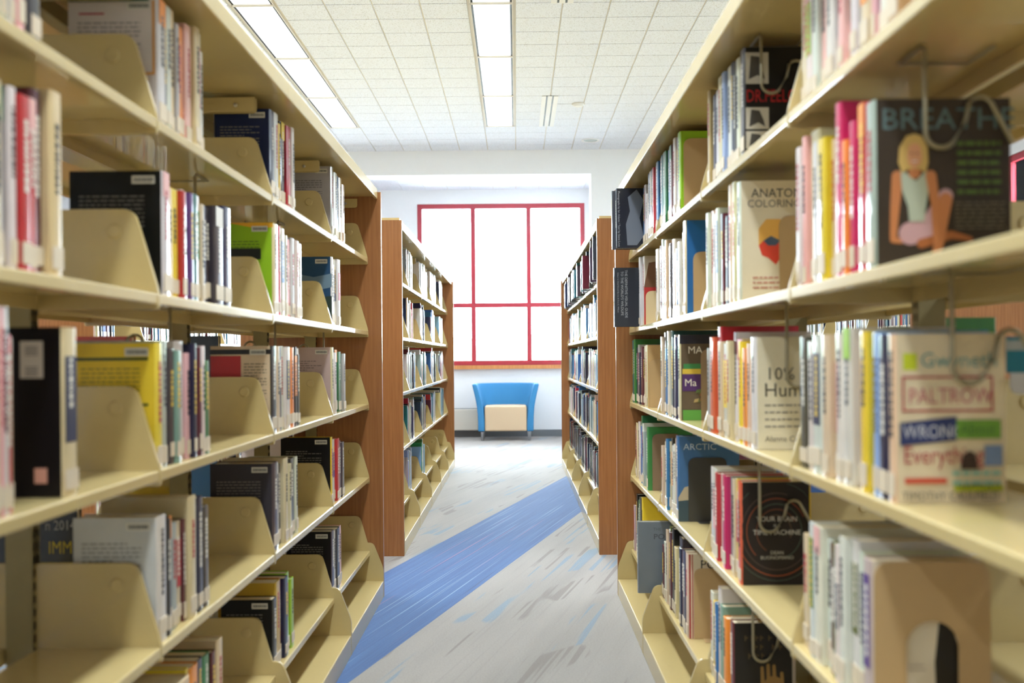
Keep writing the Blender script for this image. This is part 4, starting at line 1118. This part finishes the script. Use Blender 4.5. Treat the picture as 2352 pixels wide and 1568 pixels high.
wire(E_('R0s3')-.010, .620, 2, .175, 'wire book support against the jumbled lettering cover')
wire(E_('R0s3')-.15, .80, 2, .135, 'wire support with open loop at the right edge, middle shelf')
wire(E_('R1s1')-.010, .580, 0, .150, 'wire book support in front of the black book, red title')
wire(E_('R1s3')-.010, .610, 2, .205, 'wire book support against the cream number title cover')
wire(E_('R1s4')-.010, .585, 3, .215, 'wire book support hanging over the ringed dark cover')
wire(E_('R1s5')-.010, .590, 4, .215, 'wire book support against the near-black cover, lowest shelf')
for key, nm in (('L1s3', 'yellow cover'), ('L2s3', 'red and cream cover'), ('L2s2', 'lime green cover'), ('L3s3', 'pinkish cover'), ('L1s2', 'black cover')):
    sh = int(key[3])
    wire(ROW_END[key][1]+.012, -.80, sh-1, .15, 'thin wire support at the end of the row with the %s' % nm, -1)

# ------------------------------------------------------------------ the blue tub chair
M_BLUE = plain('blue_upholstery', srgb(54, 130, 182), .75, 0, 0, .06, 220, .06)
M_SEAT = plain('beige_upholstery', srgb(206, 182, 150), .75, 0, 0, .05, 220, .06)
M_LEG = plain('brushed_metal', srgb(176, 178, 182), .35, .7)
chair = empty('tub_chair', (-.150, 13.33, 0)); tag(chair, 'blue tub armchair with beige seat under the big window', 'chair')
def shell():
    lv = [(.128, .372, .575, .088), (.22, .372, .575, .088), (.34, .376, .58, .086), (.46, .386, .59, .082), (.58, .408, .605, .076), (.69, .434, .62, .070), (.765, .450, .63, .062)]
    def plan(w, dpt, off):
        W = w-off; D = dpt-off; rx, ry = W*.80, D*.62
        pts = [(-W, 0), (-W, (D-ry)*.5), (-W, D-ry)]
        pts += [(-W+rx-rx*math.cos(a), D-ry+ry*math.sin(a)) for a in [math.pi/2*k/7 for k in range(1, 8)]]
        return pts + [(-x, y) for x, y in pts[::-1]]
    mb = MB(); n = len(plan(1, 1, 0)); K = len(lv)
    for off in (0, 1):
        for z, w, dpt, th in lv:
            for x, y in plan(w, dpt, th*off):
                mb.v.append((x, y, z))
    idx = lambda s, k, i: s*K*n + k*n + i
    def q(*a): mb.f.append(list(a)); mb.m.append(0)
    for k in range(K-1):
        for i in range(n-1):
            q(idx(0,k,i), idx(0,k,i+1), idx(0,k+1,i+1), idx(0,k+1,i))
            q(idx(1,k,i), idx(1,k+1,i), idx(1,k+1,i+1), idx(1,k,i+1))
        for i in (0, n-1):
            q(idx(0,k,i), idx(0,k+1,i), idx(1,k+1,i), idx(1,k,i))
    for i in range(n-1):
        q(idx(0,K-1,i), idx(0,K-1,i+1), idx(1,K-1,i+1), idx(1,K-1,i))
        q(idx(0,0,i), idx(1,0,i), idx(1,0,i+1), idx(0,0,i+1))
    o = build('backrest', mb, M_BLUE, chair, smooth=True)
    b = o.modifiers.new('bevel', 'BEVEL'); b.width = .018; b.segments = 3; b.limit_method = 'ANGLE'; b.angle_limit = math.radians(50)
    return o
shell()
seat = bevel(build('seat', MB().box(-.282, .282, .004, .50, .130, .468), M_SEAT, chair), .022, 4)
for x in (-.315, .315):
    for y in (.06, .47):
        build('leg', MB().lathe([(.017, 0), (.024, .10), (.026, .131)], x, y, 14), M_LEG, chair, smooth=True)

# ------------------------------------------------------------------ outside the windows
M_GROUND = plain('pale_paving_outside', srgb(186, 186, 182), .9, 0, 0, .06, 2)
g = build('ground', MB().box(-60, 60, Y_FRONT+.2, 110, -.35, -.15), M_GROUND); tag(g, 'pale paved ground outside the window', kind='structure')
g = build('ground', MB().box(X_R+.2, 40, -30, Y_FRONT+.2, -.35, -.15), M_GROUND); tag(g, 'pale paved ground outside the side windows', kind='structure')
g = build('ground', MB().box(-40, X_L-.2, -30, Y_FRONT+.2, -.35, -.15), M_GROUND); tag(g, 'pale paved ground beyond the left wall', kind='structure')
M_HEDGE = plain('grey_green_hedge', srgb(112, 132, 116), .9, 0, 0, .4, 3, .5)
def hedge():
    mb = MB(); r2 = random.Random(4); nx, nz = 60, 8
    L = 16.0
    for j in range(nz+1):
        for i in range(nx+1):
            x = -11+L*i/nx; a = math.pi*j/nz
            rr = 1+.16*(r2.random()-.5)
            mb.v.append((x, 42-.9*math.cos(a)*rr, -.15+(2.1*math.sin(a)*rr if 0 < j < nz else 0)))
    for j in range(nz):
        for i in range(nx):
            b = j*(nx+1)+i
            mb.f.append([b, b+1, b+nx+2, b+nx+1]); mb.m.append(0)
    return build('hedge', mb, M_HEDGE)
tag(hedge(), 'faint clipped hedge outside beyond the window', 'hedge')
